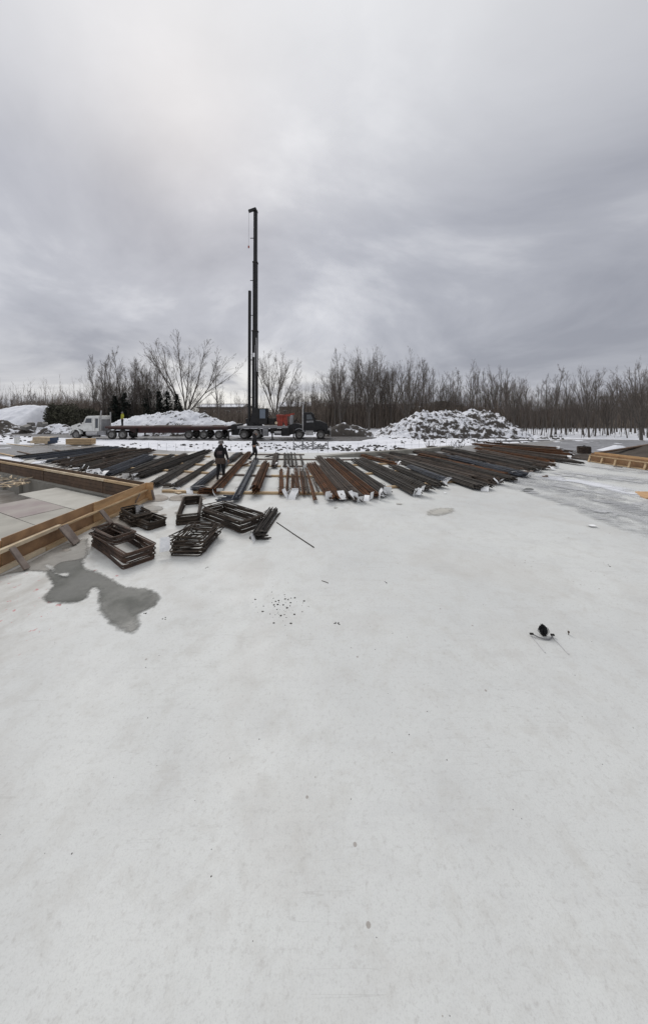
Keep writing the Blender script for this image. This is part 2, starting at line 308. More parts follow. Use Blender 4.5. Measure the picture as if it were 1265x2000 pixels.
# ------------------------------------------------------------------ mesh helpers
class MB:
    def __init__(s): s.v = []; s.f = []; s.uv = None
    def add(s, vs, fs):
        o = len(s.v); s.v.extend(tuple(p) for p in vs); s.f.extend(tuple(i + o for i in f) for f in fs); return s
    def box(s, c, d, rz=0.0, m=None):
        hx, hy, hz = d[0] / 2, d[1] / 2, d[2] / 2
        T = Matrix.Translation(c) @ (m if m is not None else Matrix.Rotation(rz, 4, 'Z'))
        return s.add([T @ Vector((x * hx, y * hy, z * hz)) for z in (-1, 1) for y in (-1, 1) for x in (-1, 1)],
                     [(0, 2, 3, 1), (4, 5, 7, 6), (0, 1, 5, 4), (2, 6, 7, 3), (0, 4, 6, 2), (1, 3, 7, 5)])
    def beam(s, a, b, w, h, roll=0.0):
        a, b = Vector(a), Vector(b); d = b - a
        q = d.to_track_quat('Y', 'Z').to_matrix().to_4x4() @ Matrix.Rotation(roll, 4, 'Y')
        return s.box((a + b) / 2, (w, d.length, h), m=q)
    def tube(s, pts, r, n=6, closed=False, caps=True):
        pts = [Vector(p) for p in pts]; k = len(pts)
        rr = r if isinstance(r, (list, tuple)) else [r] * k
        o = len(s.v); ref = None
        for i, p in enumerate(pts):
            a = pts[(i - 1) % k] if (i > 0 or closed) else p
            c = pts[(i + 1) % k] if (i < k - 1 or closed) else p
            d = (c - a)
            if d.length < 1e-9: d = Vector((0, 0, 1))
            d.normalize()
            if ref is None: ref = Vector((0, 0, 1)) if abs(d.z) < 0.9 else Vector((1, 0, 0))
            x = d.cross(ref)
            if x.length < 1e-4: x = d.cross(Vector((0.7, 0.7, 0.1)))
            x.normalize(); y = x.cross(d)
            ref = y
            for j in range(n):
                t = 2 * math.pi * j / n
                s.v.append(tuple(p + (x * math.cos(t) + y * math.sin(t)) * rr[i]))
        for i in range(k if closed else k - 1):
            a, b = o + i * n, o + ((i + 1) % k) * n
            for j in range(n): s.f.append((a + j, a + (j + 1) % n, b + (j + 1) % n, b + j))
        if caps and not closed:
            s.f.append(tuple(o + j for j in range(n - 1, -1, -1))); s.f.append(tuple(o + (k - 1) * n + j for j in range(n)))
        return s
    def prism(s, poly, z0, z1):
        n = len(poly)
        vs = [(p[0], p[1], z0) for p in poly] + [(p[0], p[1], z1) for p in poly]
        area = sum(poly[i][0] * poly[(i + 1) % n][1] - poly[(i + 1) % n][0] * poly[i][1] for i in range(n))
        fs = [tuple(range(n, 2 * n)), tuple(range(n - 1, -1, -1))] + [(i, (i + 1) % n, n + (i + 1) % n, n + i) for i in range(n)]
        if area < 0: fs = [f[::-1] for f in fs]
        return s.add(vs, fs)
    def side(s, poly, y0, y1):
        """outline in x,z extruded along y"""
        n = len(poly)
        vs = [(p[0], y0, p[1]) for p in poly] + [(p[0], y1, p[1]) for p in poly]
        area = sum(poly[i][0] * poly[(i + 1) % n][1] - poly[(i + 1) % n][0] * poly[i][1] for i in range(n))
        fs = [tuple(range(n)), tuple(range(2 * n - 1, n - 1, -1))] + [((i + 1) % n, i, n + i, n + (i + 1) % n) for i in range(n)]
        if area < 0: fs = [f[::-1] for f in fs]
        return s.add(vs, fs)
    def sheet(s, poly, z):
        return s.add([(p[0], p[1], z) for p in poly], [tuple(range(len(poly)))])
    def lathe(s, prof, n, axis='Z', c=(0, 0, 0)):
        o = len(s.v); c = Vector(c)
        for r, h in prof:
            for j in range(n):
                t = 2 * math.pi * j / n
                a, b_ = r * math.cos(t), r * math.sin(t)
                p = (a, b_, h) if axis == 'Z' else ((a, h, b_) if axis == 'Y' else (h, a, b_))
                s.v.append(tuple(c + Vector(p)))
        k = len(prof)
        for i in range(k - 1):
            for j in range(n):
                q = (o + i * n + j, o + i * n + (j + 1) % n, o + (i + 1) * n + (j + 1) % n, o + (i + 1) * n + j)
                s.f.append(q if axis != 'Y' else q[::-1])
        return s
    def build(s, name, m, parent=None, smooth=False, loc=None, bevel=0.0):
        me = bpy.data.meshes.new(name); me.from_pydata(s.v, [], s.f); me.update()
        if smooth: me.polygons.foreach_set('use_smooth', [True] * len(me.polygons))
        o = bpy.data.objects.new(name, me); C.objects.link(o)
        me.materials.append(M[m] if isinstance(m, str) else m)
        if parent: o.parent = parent
        if loc: o.location = loc
        if bevel:
            b = o.modifiers.new('bevel', 'BEVEL'); b.width = bevel; b.segments = 2; b.limit_method = 'ANGLE'
        return o
def tag(o, label=None, cat=None, group=None, kind=None):
    if label: o['label'] = label
    if cat: o['category'] = cat
    if group: o['group'] = group
    if kind: o['kind'] = kind
    return o
def empty(name, loc=(0, 0, 0), rz=0.0, label=None, cat=None, group=None, sc=1.0):
    o = bpy.data.objects.new(name, None); C.objects.link(o); o.location = loc; o.rotation_euler = (0, 0, rz); o.scale = (sc,) * 3
    o.empty_display_size = 0.3
    return tag(o, label, cat, group)
def copy_tree(o, parent=None):
    c = o.copy(); C.objects.link(c); c.parent = parent
    for ch in list(o.children): copy_tree(ch, c)
    return c
def struct(o): o['kind'] = 'structure'; return o
def smooth_poly(pts, n=6):
    """closed Catmull-Rom through world points"""
    out = []; k = len(pts)
    for i in range(k):
        p0, p1, p2, p3 = (Vector(pts[(i + j) % k]).to_2d() for j in (-1, 0, 1, 2))
        for t in [q / n for q in range(n)]:
            out.append(0.5 * ((2 * p1) + (p2 - p0) * t + (2 * p0 - 5 * p1 + 4 * p2 - p3) * t * t + (3 * p1 - p0 - 3 * p2 + p3) * t ** 3))
    return out
def rough_edge(poly, amp, seed=0, step=0.4):
    out = []; k = len(poly)
    for i in range(k):
        a, b = Vector(poly[i]).to_2d(), Vector(poly[(i + 1) % k]).to_2d(); d = b - a
        m = max(1, int(d.length / step)); nrm = Vector((-d.y, d.x)).normalized()
        for j in range(m):
            p = a + d * (j / m)
            out.append(p + nrm * amp * (mn.noise(Vector((p.x * 0.9, p.y * 0.9, seed))) + 0.5 * mn.noise(Vector((p.x * 3, p.y * 3, seed + 9)))))
    return out

# ------------------------------------------------------------------ ground, slab, road
FORM = [(-6.3, 2.0), (-6.3, 10.9), (-17.3, 16.5), (-31.0, 23.5)]
far_edge = [G(-120, 867), G(0, 868), G(100, 868), (G(180, 866.5)), G(190, 869.5), G(250, 874), G(330, 880), G(450, 883), G(560, 884), G(640, 884), G(700, 882),
            G(790, 878), G(860, 873), G(950, 868), G(1010, 865), G(1060, 861), G(1100, 858), G(1180, 858), G(1265, 860), G(1400, 862)]
outline = [Vector((p[0], p[1], 0)) for p in [(-6.3, -12), (-6.3, 2.0)] + FORM[1:]] + [Vector((-46, 23.5, 0)), Vector((-46, 31, 0))] + far_edge + [Vector((52, -12, 0))]
struct(MB().prism([(p.x, p.y) for p in outline], -0.95, 0.0).build('concrete_slab', 'slab'))
struct(MB().prism([(-2000, -400), (2000, -400), (2000, 3000), (-2000, 3000)], -1.4, -1.0).build('ground', 'snow_clean'))
struct(MB().prism([(-46, -12), (-6.35, -12), (-6.35, 10.85), (-17.3, 16.4), (-31, 23.4), (-46, 23.4)], -0.98, -0.8).build('foundation_pit_floor', 'mud'))

ROAD = [(-260, 839.5), (-60, 845), (60, 849.5), (200, 853), (330, 855), (470, 856), (600, 857), (700, 856), (760, 854)]
def road_y(px):
    a = ROAD
    if px <= a[0][0]: return a[0][1]
    for (x0, y0), (x1, y1) in zip(a, a[1:]):
        if px <= x1: return y0 + (y1 - y0) * (px - x0) / (x1 - x0)
    return None
def fbm(x, y, s=0.0, o=4):
    return mn.fractal(Vector((x, y, s)), 1.0, 2.0, o)
def terrain():
    b = MB(); cols = 420; rows = []
    y = 23.0
    while y < 48: rows.append(y); y += 0.22
    while y < 2500: rows.append(y); y *= 1.05
    for Y in rows:
        for c in range(cols + 1):
            k = -1.4 + 2.8 * c / cols; X = k * Y; px = CX + F * k; py = YH + F * HC / Y
            z = -0.06
            ry = road_y(px); bump = 1.0
            if ry is not None: bump = min(1.0, max(0.0, (abs(py - ry) - 4.5) / 3.0))
            if Y < 60: z += bump * (0.10 * fbm(X * 0.9, Y * 0.9, 3) + 0.07 * fbm(X * 0.25, Y * 0.25, 8, 2))
            if z > -0.02 and Y < 27: z = -0.02
            if Y > 60: z += 0.25 * mn.noise(Vector((X * 0.03, Y * 0.03, 2)))
            b.v.append((X, Y, z))
    w = cols + 1
    for r in range(len(rows) - 1):
        for c in range(cols): b.f.append((r * w + c, r * w + c + 1, (r + 1) * w + c + 1, (r + 1) * w + c))
    return b
struct(terrain().build('snow_ground', 'snow', smooth=True))
def band(top, bot, z): return [Vector((p.x, p.y)) for p in [G(x, y, z) for x, y in top] + [G(x, y, z) for x, y in reversed(bot)]]
rd_top = [(x, y - (3.0 if x < 100 else 3.8)) for x, y in ROAD[:-1]] + [(735, 854)]
rd_bot = [(x, y + (2.2 if x < 100 else 4.6)) for x, y in ROAD[:-1]] + [(735, 855.5)]
struct(MB().sheet(rough_edge(band(rd_top, rd_bot, -0.03), 0.5, 4), -0.035).build('muddy_road', 'road'))
struct(MB().sheet(rough_edge(band([(930, 861.5), (1000, 859.5), (1075, 858.5)], [(930, 863.5), (1000, 862), (1075, 860.5)], -0.01), 0.2, 4), 0.0).build('muddy_path', 'road'))
slush = rough_edge([G(1050, 876), G(1075, 866), G(1100, 860), G(1180, 859), G(1262, 861), G(1380, 864), G(1330, 878), G(1230, 880), G(1160, 884), G(1110, 883)], 0.5, 2)
struct(MB().sheet(slush, 0.004).build('slush', 'slush'))
wetl = rough_edge([G(-90, 868.5), G(60, 869.5), G(180, 869), G(205, 873), G(240, 878), G(150, 890), G(60, 897), G(-20, 889)], 0.35, 6)
struct(MB().sheet(wetl, 0.004).build('wet_concrete', 'wet_far'))

def soft_sheet(poly, z, m, name, inner=.07, outer=.05):
    """flat patch on a fine grid; edge runs from 0 outside the outline to 1 inside it"""
    xs = [p.x for p in poly]; ys = [p.y for p in poly]; x0, x1, y0, y1 = min(xs) - outer, max(xs) + outer, min(ys) - outer, max(ys) + outer
    cs = max(.03, min(.07, (y1 - y0) / 14)); nx, ny = int((x1 - x0) / cs) + 1, int((y1 - y0) / cs) + 1; k = len(poly)
    def sd(x, y):
        ins = False; best = 1e9
        for i in range(k):
            a, c = poly[i], poly[(i + 1) % k]; ex, ey = c.x - a.x, c.y - a.y; wx, wy = x - a.x, y - a.y
            t = max(0, min(1, (wx * ex + wy * ey) / (ex * ex + ey * ey + 1e-12))); dx, dy = wx - ex * t, wy - ey * t; best = min(best, dx * dx + dy * dy)
            if (a.y > y) != (c.y > y) and x < ex * (y - a.y) / (c.y - a.y) + a.x: ins = not ins
        return best ** .5 * (1 if ins else -1)
    S = [[sd(x0 + i * cs, y0 + j * cs) for i in range(nx + 1)] for j in range(ny + 1)]
    b = MB(); idx = {}; val = []
    def vid(i, j):
        if (i, j) not in idx: idx[(i, j)] = len(b.v); b.v.append((x0 + i * cs, y0 + j * cs, z)); val.append(max(0.0, min(1.0, (S[j][i] + outer) / (inner + outer))))
        return idx[(i, j)]
    for j in range(ny):
        for i in range(nx):
            if max(S[j][i], S[j][i + 1], S[j + 1][i], S[j + 1][i + 1]) > -outer: b.f.append((vid(i, j), vid(i + 1, j), vid(i + 1, j + 1), vid(i, j + 1)))
    o = b.build(name, m); at = o.data.attributes.new('edge', 'FLOAT', 'POINT'); at.data.foreach_set('value', val)
    return struct(o)
ZC = [0.0]
def puddle(pts, m, name='puddle', z=0.006, n=6, amp=0.0, seed=0, soft=1.0):
    ZC[0] += .00025; z += ZC[0]
    poly = smooth_poly([G(*p) for p in pts], 4)
    if amp: poly = rough_edge(poly, amp, seed, 0.12)
    sz = max(p.y for p in poly) - min(p.y for p in poly)
    return soft_sheet(poly, z, m, name, min(.09 * soft, sz * .12 * soft), min(.05 * soft, sz * .07 * soft))
puddle([(62, 1104), (92, 1106), (90, 1120), (100, 1143), (95, 1152), (80, 1168), (84, 1177), (108, 1180), (140, 1181), (168, 1172), (178, 1155), (182, 1148), (191, 1155), (189, 1172), (192, 1192), (205, 1210),
        (228, 1228), (250, 1238), (268, 1236), (274, 1222), (272, 1205), (278, 1196), (300, 1187), (312, 1172), (310, 1160), (292, 1150), (262, 1147), (240, 1143), (212, 1128), (190, 1117), (165, 1107),
        (165, 1075), (172, 1050), (150, 1062), (100, 1085), (62, 1104)][:-1], 'wet', amp=0.025)
puddle([(0, 1127), (30, 1120), (60, 1116), (95, 1118), (120, 1100), (168, 1090), (172, 1060), (165, 1052), (110, 1070), (40, 1108), (-10, 1128)], 'damp', 'damp_patch', 0.0102, amp=0.03)
puddle([(86, 1107), (97, 1105), (107, 1113), (106, 1120), (118, 1122), (134, 1120), (133, 1128), (118, 1127), (102, 1118)], 'dry', 'dry_patch', 0.0205)
puddle([(232, 1010), (262, 1022), (252, 1034), (225, 1033), (210, 1027), (205, 1018)], 'dirty', 'damp_patch', 0.0102, amp=0.05)
puddle([(282, 992), (298, 988), (316, 990), (318, 996), (300, 999), (280, 998)], 'damp', 'damp_patch', 0.0102, amp=0.03)
puddle([(290, 970), (312, 966), (330, 972), (320, 979), (296, 980), (276, 985), (270, 978)], 'dirty', 'damp_patch', 0.0102, amp=0.08)
puddle([(340, 968), (380, 966), (402, 974), (370, 980), (330, 978)], 'dirty', 'damp_patch', 0.0102, amp=0.10, seed=5)
puddle([(832, 1000), (855, 992), (884, 993), (886, 1001), (862, 1008), (838, 1007)], 'faint', 'damp_patch', 0.0102, amp=0.02, soft=2.5)
puddle([(1019, 958), (1028, 953), (1042, 955), (1036, 960), (1024, 961)], 'wet', 'puddle', 0.008)
puddle([(795, 906), (830, 900), (835, 908), (805, 914)], 'damp', 'damp_patch', 0.0102)
puddle([(395, 935), (420, 925), (440, 945), (400, 955)], 'dirty', 'damp_patch', 0.0102, amp=0.1)
puddle([(345, 930), (372, 915), (390, 925), (360, 940)], 'dirty', 'damp_patch', 0.0102, amp=0.1, seed=2)
for i_, (x_, y_, w_, h_) in enumerate([(300, 1000, 9, 2.5), (318, 1006, 7, 2), (345, 1002, 6, 2), (362, 972, 14, 3), (410, 985, 7, 2), (318, 1024, 5, 2), (432, 948, 9, 3), (518, 1000, 4, 1.2), (128, 1075, 12, 5), (655, 992, 5, 1.5), (780, 985, 8, 1.5)]):
    puddle([(x_ + w_ * math.cos(t_ * .785) * (1 + .3 * math.sin(t_ * 2.1 + i_)), y_ + h_ * math.sin(t_ * .785) * (1 + .3 * math.cos(t_ * 1.7 + i_))) for t_ in range(8)], 'dirty' if i_ < 9 else 'faint', 'damp_spot', 0.0102, amp=.02, seed=i_, soft=3.0)
puddle([(-14, 901), (-8, 893), (18, 894), (42, 899), (38, 903), (14, 904)], 'snow_clean', 'snow_patch', 0.03, amp=0.05)
puddle([(65, 906), (80, 900), (92, 902), (88, 905)], 'snow_clean', 'snow_patch', 0.03, amp=0.05)

def strip(pts, wid, m, name, z):
    """flat ribbon along ground pixels with u along and v across"""
    w = [G(*p) for p in pts]; b = MB(); n = len(w); uvs = []
    P = []
    for i in range(n - 1):
        for t in range(8):
            p0, p1, p2, p3 = w[max(i - 1, 0)], w[i], w[i + 1], w[min(i + 2, n - 1)]; q = t / 8
            P.append(0.5 * ((2 * p1) + (p2 - p0) * q + (2 * p0 - 5 * p1 + 4 * p2 - p3) * q * q + (3 * p1 - p0 - 3 * p2 + p3) * q ** 3))
    P.append(w[-1]); k = len(P)
    for i, p in enumerate(P):
        d = (P[min(i + 1, k - 1)] - P[max(i - 1, 0)]).normalized(); nn = Vector((-d.y, d.x, 0))
        for j in range(5):
            v = j / 4; q = p + nn * wid * (v - 0.5); b.v.append((q.x, q.y, z)); uvs.append((i / (k - 1), v))
    for i in range(k - 1):
        for j in range(4): b.f.append((i * 5 + j, (i + 1) * 5 + j, (i + 1) * 5 + j + 1, i * 5 + j + 1))
    o = b.build(name, m); lay = o.data.uv_layers.new(name='UVMap')
    for l in o.data.loops: lay.data[l.index].uv = uvs[l.vertex_index]
    return struct(o)
strip([(940, 925), (1040, 940), (1120, 956), (1200, 978), (1330, 1020)], 3.6, 'rubbed', 'rubbed_frost', 0.0225)
strip([(985, 928), (1080, 930), (1150, 929), (1220, 937), (1340, 950)], 2.6, 'rubbed', 'rubbed_frost', 0.0245)
strip([(1150, 913), (1210, 916), (1330, 926)], 3.0, 'rubbed', 'rubbed_frost', 0.0265)
strip([(1040, 930), (1120, 940), (1190, 953), (1262, 970), (1400, 996)], 1.5, 'white_frost', 'frost_patch', 0.0285)
strip([(960, 932), (1060, 948), (1150, 970), (1230, 995), (1330, 1030)], 1.25, 'track', 'tyre_track', 0.0305)
strip([(930, 936), (1030, 960), (1120, 989), (1200, 1020), (1330, 1066)], 1.0, 'track', 'tyre_track', 0.0325)
strip([(1125, 992), (1190, 1004), (1250, 1019), (1350, 1040)], 1.0, 'rubbed', 'rubbed_frost', 0.0345)
# ------------------------------------------------------------------ piles
def pile(name, pts, Yc, depth, m, lump, label, group=None, dx=0.2, base_y=None, seed=0, kind=None, cat='dirt pile'):
    """mound whose skyline follows (px, py) points at distance Yc"""
    xs = [AT(px, Yc).x for px, _ in pts]; zs = [ZP(py, Yc) for _, py in pts]
    def top(X):
        if X <= xs[0] or X >= xs[-1]: return 0
        for i in range(len(xs) - 1):
            if X <= xs[i + 1]:
                t = (X - xs[i]) / (xs[i + 1] - xs[i]); return max(0.0, zs[i] + (zs[i + 1] - zs[i]) * t)
        return 0
    x0, x1 = xs[0], xs[-1]; nx = int((x1 - x0) / dx); ny = int(depth / dx); b = MB()
    cx = (x0 + x1) / 2
    for j in range(ny + 1):
        yy = -depth / 2 + depth * j / ny
        for i in range(nx + 1):
            X = x0 + (x1 - x0) * i / nx; s = abs(yy) / (depth / 2)
            prof = max(0.0, 1 - s ** 1.35); h = top(X) * prof
            z = h
            w = min(1.0, h / 0.5)
            z += w * (lump * 0.55 * fbm(X * 0.9, yy * 0.9, seed) + lump * 0.5 * abs(mn.noise(Vector((X * 2.3, yy * 2.3, seed + 3)))) + lump * 0.4 * mn.noise(Vector((X * 4.4, yy * 4.4, seed + 5))) + lump * .25 * mn.noise(Vector((X * 1.3, yy * 1.3, seed + 7))))
            b.v.append((X - cx, yy, z - (0.12 if (h < 0.02) else 0.0)))
    w_ = nx + 1
    for j in range(ny):
        for i in range(nx): b.f.append((j * w_ + i, j * w_ + i + 1, (j + 1) * w_ + i + 1, (j + 1) * w_ + i))
    o = b.build(name, m, loc=(cx, Yc, -0.06), smooth=True)
    return tag(o, label, cat, group, kind)
pile('dirt_pile', [(725, 852), (745, 840), (775, 826), (800, 813), (826, 803), (850, 805), (868, 802), (905, 806), (918, 802), (950, 805), (972, 808), (985, 822), (1000, 836), (1025, 848)],
     43.5, 10.0, 'dirt_pile', 0.65, 'largest dirt pile, thickly clodded black soil half covered in snow before the bare trees', seed=1, dx=0.16)
pile('dirt_pile', [(190, 846), (205, 829), (235, 821), (270, 812), (300, 809), (335, 804), (370, 802), (400, 808), (425, 820), (460, 828), (500, 838)],
     46.5, 9.0, 'snow_pile', 0.5, 'long snow-covered dirt pile rising behind the flatbed trailer', seed=4, dx=0.18)
pile('dirt_pile', [(-120, 835), (-60, 815), (-20, 805), (20, 795), (45, 791), (70, 791), (88, 793), (95, 800), (100, 820), (112, 840)],
     57, 15.0, 'snow_clean', 0.35, 'smooth white snow hill at the far left beside the dark cedar bush', seed=8, dx=0.25)
pile('dirt_pile', [(-60, 838), (-20, 822), (5, 818), (18, 826), (32, 833), (50, 840)], 48, 5.0, 'dirt_dark', 0.5, 'low rubble heap of dark soil in front of the white snow hill', seed=9)
pile('dirt_pile', [(82, 840), (96, 829), (112, 827), (128, 830), (150, 836), (170, 840)], 48, 4.0, 'dirt_pile', 0.35, 'small snowy soil heap under the dark cedar bush beside the white truck', seed=12)
pile('dirt_pile', [(632, 846), (645, 834), (660, 828), (672, 825), (684, 830), (696, 831), (712, 838), (728, 846)], 43, 3.5, 'dirt_dark', 0.45, 'small dark soil mound just right of the black crane truck', seed=14)
pile('dirt_pile', [(455, 842), (470, 830), (490, 826), (512, 828), (535, 836), (545, 842)], 47, 4.5, 'snow_clean', 0.3, 'low snow mound seen behind the crane mast', seed=16)
pile('snow_heap', [(1166, 881), (1180, 874), (1200, 868), (1214, 869), (1228, 874), (1240, 880)], 25.5, 1.6, 'snow_clean', 0.1, 'small clean snow heap behind the dark tarp bank on the right', seed=18, dx=0.12, cat='snow heap')

def clods():
    b = MB(); r = random.Random(3)
    def clod(p, s):
        n = 6; a0 = r.random() * 6
        top = [p + Vector((math.cos(a0 + k * 1.047) * s * r.uniform(.5, .9), math.sin(a0 + k * 1.047) * s * r.uniform(.5, .9), s * r.uniform(.3, .6))) for k in range(n)]
        bot = [p + Vector((math.cos(a0 + k * 1.047) * s * r.uniform(.8, 1.2), math.sin(a0 + k * 1.047) * s * r.uniform(.8, 1.2), -0.05)) for k in range(n)]
        cap = p + Vector((0, 0, s * 0.65))
        b.add(bot + top + [cap], [(k, (k + 1) % n, n + (k + 1) % n, n + k) for k in range(n)] + [(n + k, n + (k + 1) % n, 2 * n) for k in range(n)])
    zones = [((445, 640), (865, 881), 70, .12), ((200, 445), (866, 876), 50, .1), ((640, 780), (870, 881), 130, .12), ((780, 1040), (856, 866), 100, .12), ((0, 60), (852, 866), 30, .14),
             ((0, 130), (840, 846), 60, .2), ((1000, 1100), (852, 858), 60, .15), ((735, 1010), (853, 858), 150, .16), ((490, 640), (864, 880), 60, .1)]
    for (x0, x1), (y0, y1), n, s in zones:
        for _ in range(n):
            px = r.uniform(x0, x1); py = r.uniform(y0, y1); cx_ = mn.noise(Vector((px * 0.06, py * 0.2, 0)))
            if cx_ < -0.15 and r.random() < .8: continue
            clod(G(px, py, -0.06) + Vector((0, 0, 0.02)), s * r.uniform(.4, 1.5))
    return b
tag(clods().build('soil_clods', 'soil'), 'dark soil clods scattered over the snow beyond the slab', 'soil', kind='stuff')

# broken concrete blocks in front of the white hill
rr = random.Random(5)
for i, (px, py, s) in enumerate([(28, 838, 1.1), (36, 835, 1.3), (44, 839, 1.2), (52, 834, 1.4), (60, 829, 1.2), (66, 836, 1.0), (80, 830, 1.5), (88, 828, 1.2), (20, 842, 0.8)]):
    b = MB(); s *= 0.75; pts = [Vector((x * s * rr.uniform(.35, .6), y * s * rr.uniform(.3, .5), z * s * rr.uniform(.22, .4) + s * .25)) for z in (-1, 1) for y in (-1, 1) for x in (-1, 1)]
    b.add(pts, [(0, 2, 3, 1), (4, 5, 7, 6), (0, 1, 5, 4), (2, 6, 7, 3), (0, 4, 6, 2), (1, 3, 7, 5)])
    o = b.build('concrete_block', 'rock', loc=AT(px, 48.5 + rr.uniform(-.5, 1.5), max(-0.05, ZP(py + 3, 49))), bevel=0.04)
    o.rotation_euler = (rr.uniform(-.2, .2), rr.uniform(-.3, .3), rr.uniform(0, 3))
    tag(o, 'broken grey concrete block in the rubble below the white snow hill', 'concrete block', 'broken concrete blocks at the foot of the snow hill')

# ------------------------------------------------------------------ trees
def limb(b, p, d, L, r0, r1, seg, sides, r, curl=0.12, up=0.05):
    pts = [p.copy()]; rad = [r0]
    d = d.normalized()
    for i in range(seg):
        d = (d + Vector((r.gauss(0, curl), r.gauss(0, curl), r.gauss(0, curl * .5) + up))).normalized()
        p = p + d * (L / seg); pts.append(p.copy()); rad.append(r0 + (r1 - r0) * (i + 1) / seg)
    b.tube(pts, rad, sides, caps=False)
    return pts, rad, d
def spread_dir(d, ang, r, az=None):
    az = r.uniform(0, 2 * math.pi) if az is None else az
    x = d.orthogonal().normalized(); y = d.cross(x)
    return (d * math.cos(ang) + (x * math.cos(az) + y * math.sin(az)) * math.sin(ang)).normalized()
def make_tree(kind, seed, H=12.0):
    r = random.Random(seed); T = MB(); Cn = MB()
    def twigs(pts, rad, L, lev, ang, dens):
        n = max(2, int(dens * len(pts)))
        for k in range(n):
            t = r.uniform(0.15, 1.0) * (len(pts) - 1); i = min(int(t), len(pts) - 2); q = pts[i].lerp(pts[i + 1], t - i)
            dd = (pts[i + 1] - pts[i]).normalized(); rr_ = max(0.006, min(.022, rad[i] * 0.4))
            d2 = spread_dir(dd, r.uniform(ang * .6, ang * 1.3), r)
            l2 = L * r.uniform(.5, 1.1) * (1.15 - 0.6 * t / (len(pts) - 1))
            P2, R2, _ = limb(Cn, q, d2, l2, rr_, 0.0045, 3 if lev > 1 else 2, 3, r, .05, .035)
            if lev > 1: twigs(P2, R2, l2 * .55, lev - 1, ang, 1.2)
    if kind == 'vase':
        h0 = H * r.uniform(.16, .26); P, Rd, d = limb(T, Vector((0, 0, -0.2)), Vector((r.gauss(0, .04), r.gauss(0, .04), 1)), h0, .26, .2, 4, 7, r, .03, 0)
        n = r.randint(6, 8)
        for k in range(n):
            a = r.uniform(.18, .62); d2 = spread_dir(Vector((0, 0, 1)), a, r, k * 6.283 / n + r.uniform(-.3, .3))
            L = (H - h0) * r.uniform(.75, 1.0) / max(.8, math.cos(a))
            P2, R2, _ = limb(T, P[-1] - Vector((0, 0, r.uniform(0, .5))), d2, L, r.uniform(.08, .12), .008, 8, 5, r, .03, .035)
            twigs(P2[2:], R2[2:], H * .22, 3, .42, 1.9)
            for j in range(3):
                i = r.randint(1, 4); P3, R3, _ = limb(T, P2[i], spread_dir((P2[i + 1] - P2[i]).normalized(), r.uniform(.22, .42), r), L * r.uniform(.45, .65), .045, .008, 6, 4, r, .035, .04)
                twigs(P3[1:], R3[1:], H * .17, 3, .42, 1.6)
    elif kind == 'upright':
        P, Rd, d = limb(T, Vector((0, 0, -0.2)), Vector((r.gauss(0, .05), r.gauss(0, .05), 1)), H, .15, .008, 12, 6, r, .03, .02)
        for k in range(22):
            t = r.uniform(.25, .97) * 12; i = min(int(t), 11); q = P[i].lerp(P[i + 1], t - i)
            d2 = spread_dir(Vector((0, 0, 1)), r.uniform(.35, .7), r); L = H * .32 * (1.2 - t / 12) * r.uniform(.6, 1.1) + .4
            P2, R2, _ = limb(T if k % 3 == 0 else Cn, q, d2, L, max(.016, Rd[i] * .36), .007, 6, 4, r, .04, .05)
            twigs(P2, R2, L * .5, 2, .5, 1.6)
    elif kind == 'multi':
        for s in range(r.randint(3, 5)):
            lean = spread_dir(Vector((0, 0, 1)), r.uniform(.05, .25), r); h = H * r.uniform(.75, 1)
            P, Rd, d = limb(T, Vector((r.gauss(0, .15), r.gauss(0, .15), -0.2)), lean, h, .1, .008, 10, 5, r, .025, .02)
            for k in range(11):
                t = r.uniform(.3, .95) * 10; i = min(int(t), 9); q = P[i].lerp(P[i + 1], t - i)
                P2, R2, _ = limb(Cn, q, spread_dir(lean, r.uniform(.35, .75), r), H * .22 * (1.25 - t / 10) + .5, .026, .006, 5, 4, r, .04, .05)
                twigs(P2, R2, H * .12, 2, .45, 1.5)
    elif kind == 'sapling':
        P, Rd, d = limb(T, Vector((0, 0, -0.1)), Vector((r.gauss(0, .08), r.gauss(0, .08), 1)), H, .07, .008, 8, 4, r, .05, .02)
        for k in range(12):
            t = r.uniform(.2, .95) * 8; i = min(int(t), 7)
            P2, R2, _ = limb(Cn, P[i].lerp(P[i + 1], t - i), spread_dir(Vector((0, 0, 1)), r.uniform(.3, .7), r), H * .22 * (1.2 - t / 8) + .3, .025, .008, 4, 3, r, .1, .1)
            twigs(P2, R2, H * .1, 1, .5, 1.6)
    return T, Cn
protos = {}
def tree_at(kind, var, px, Y, top_y, label, group=None, name='bare_tree', lean=0.0, wid=1.0):
    H0 = 12.0; key = (kind, var); Hn = ZP(top_y, Y) + 0.1
    if key not in protos:
        T, Cn = make_tree(kind, 100 + var * 7 + {'vase': 0, 'upright': 1000, 'multi': 2000, 'sapling': 3000}[kind], H0)
        root = empty(name); T.build('trunk', 'bark', root); Cn.build('crown', 'twig', root)
        ht = max(v[2] for v in T.v + Cn.v); protos[key] = (root, ht); new = True
    else: new = False
    root, ht = protos[key]
    o = root if new else copy_tree(root)
    s = Hn / ht; o.location = AT(px, Y, -0.06); o.scale = (s * wid, s * wid, s); o.rotation_euler = (0, lean, rnd.uniform(0, 6.28) if not new else 0)
    for k in ('label', 'group'):
        if k in o: del o[k]
    o.name = name
    return tag(o, label, 'tree', group)
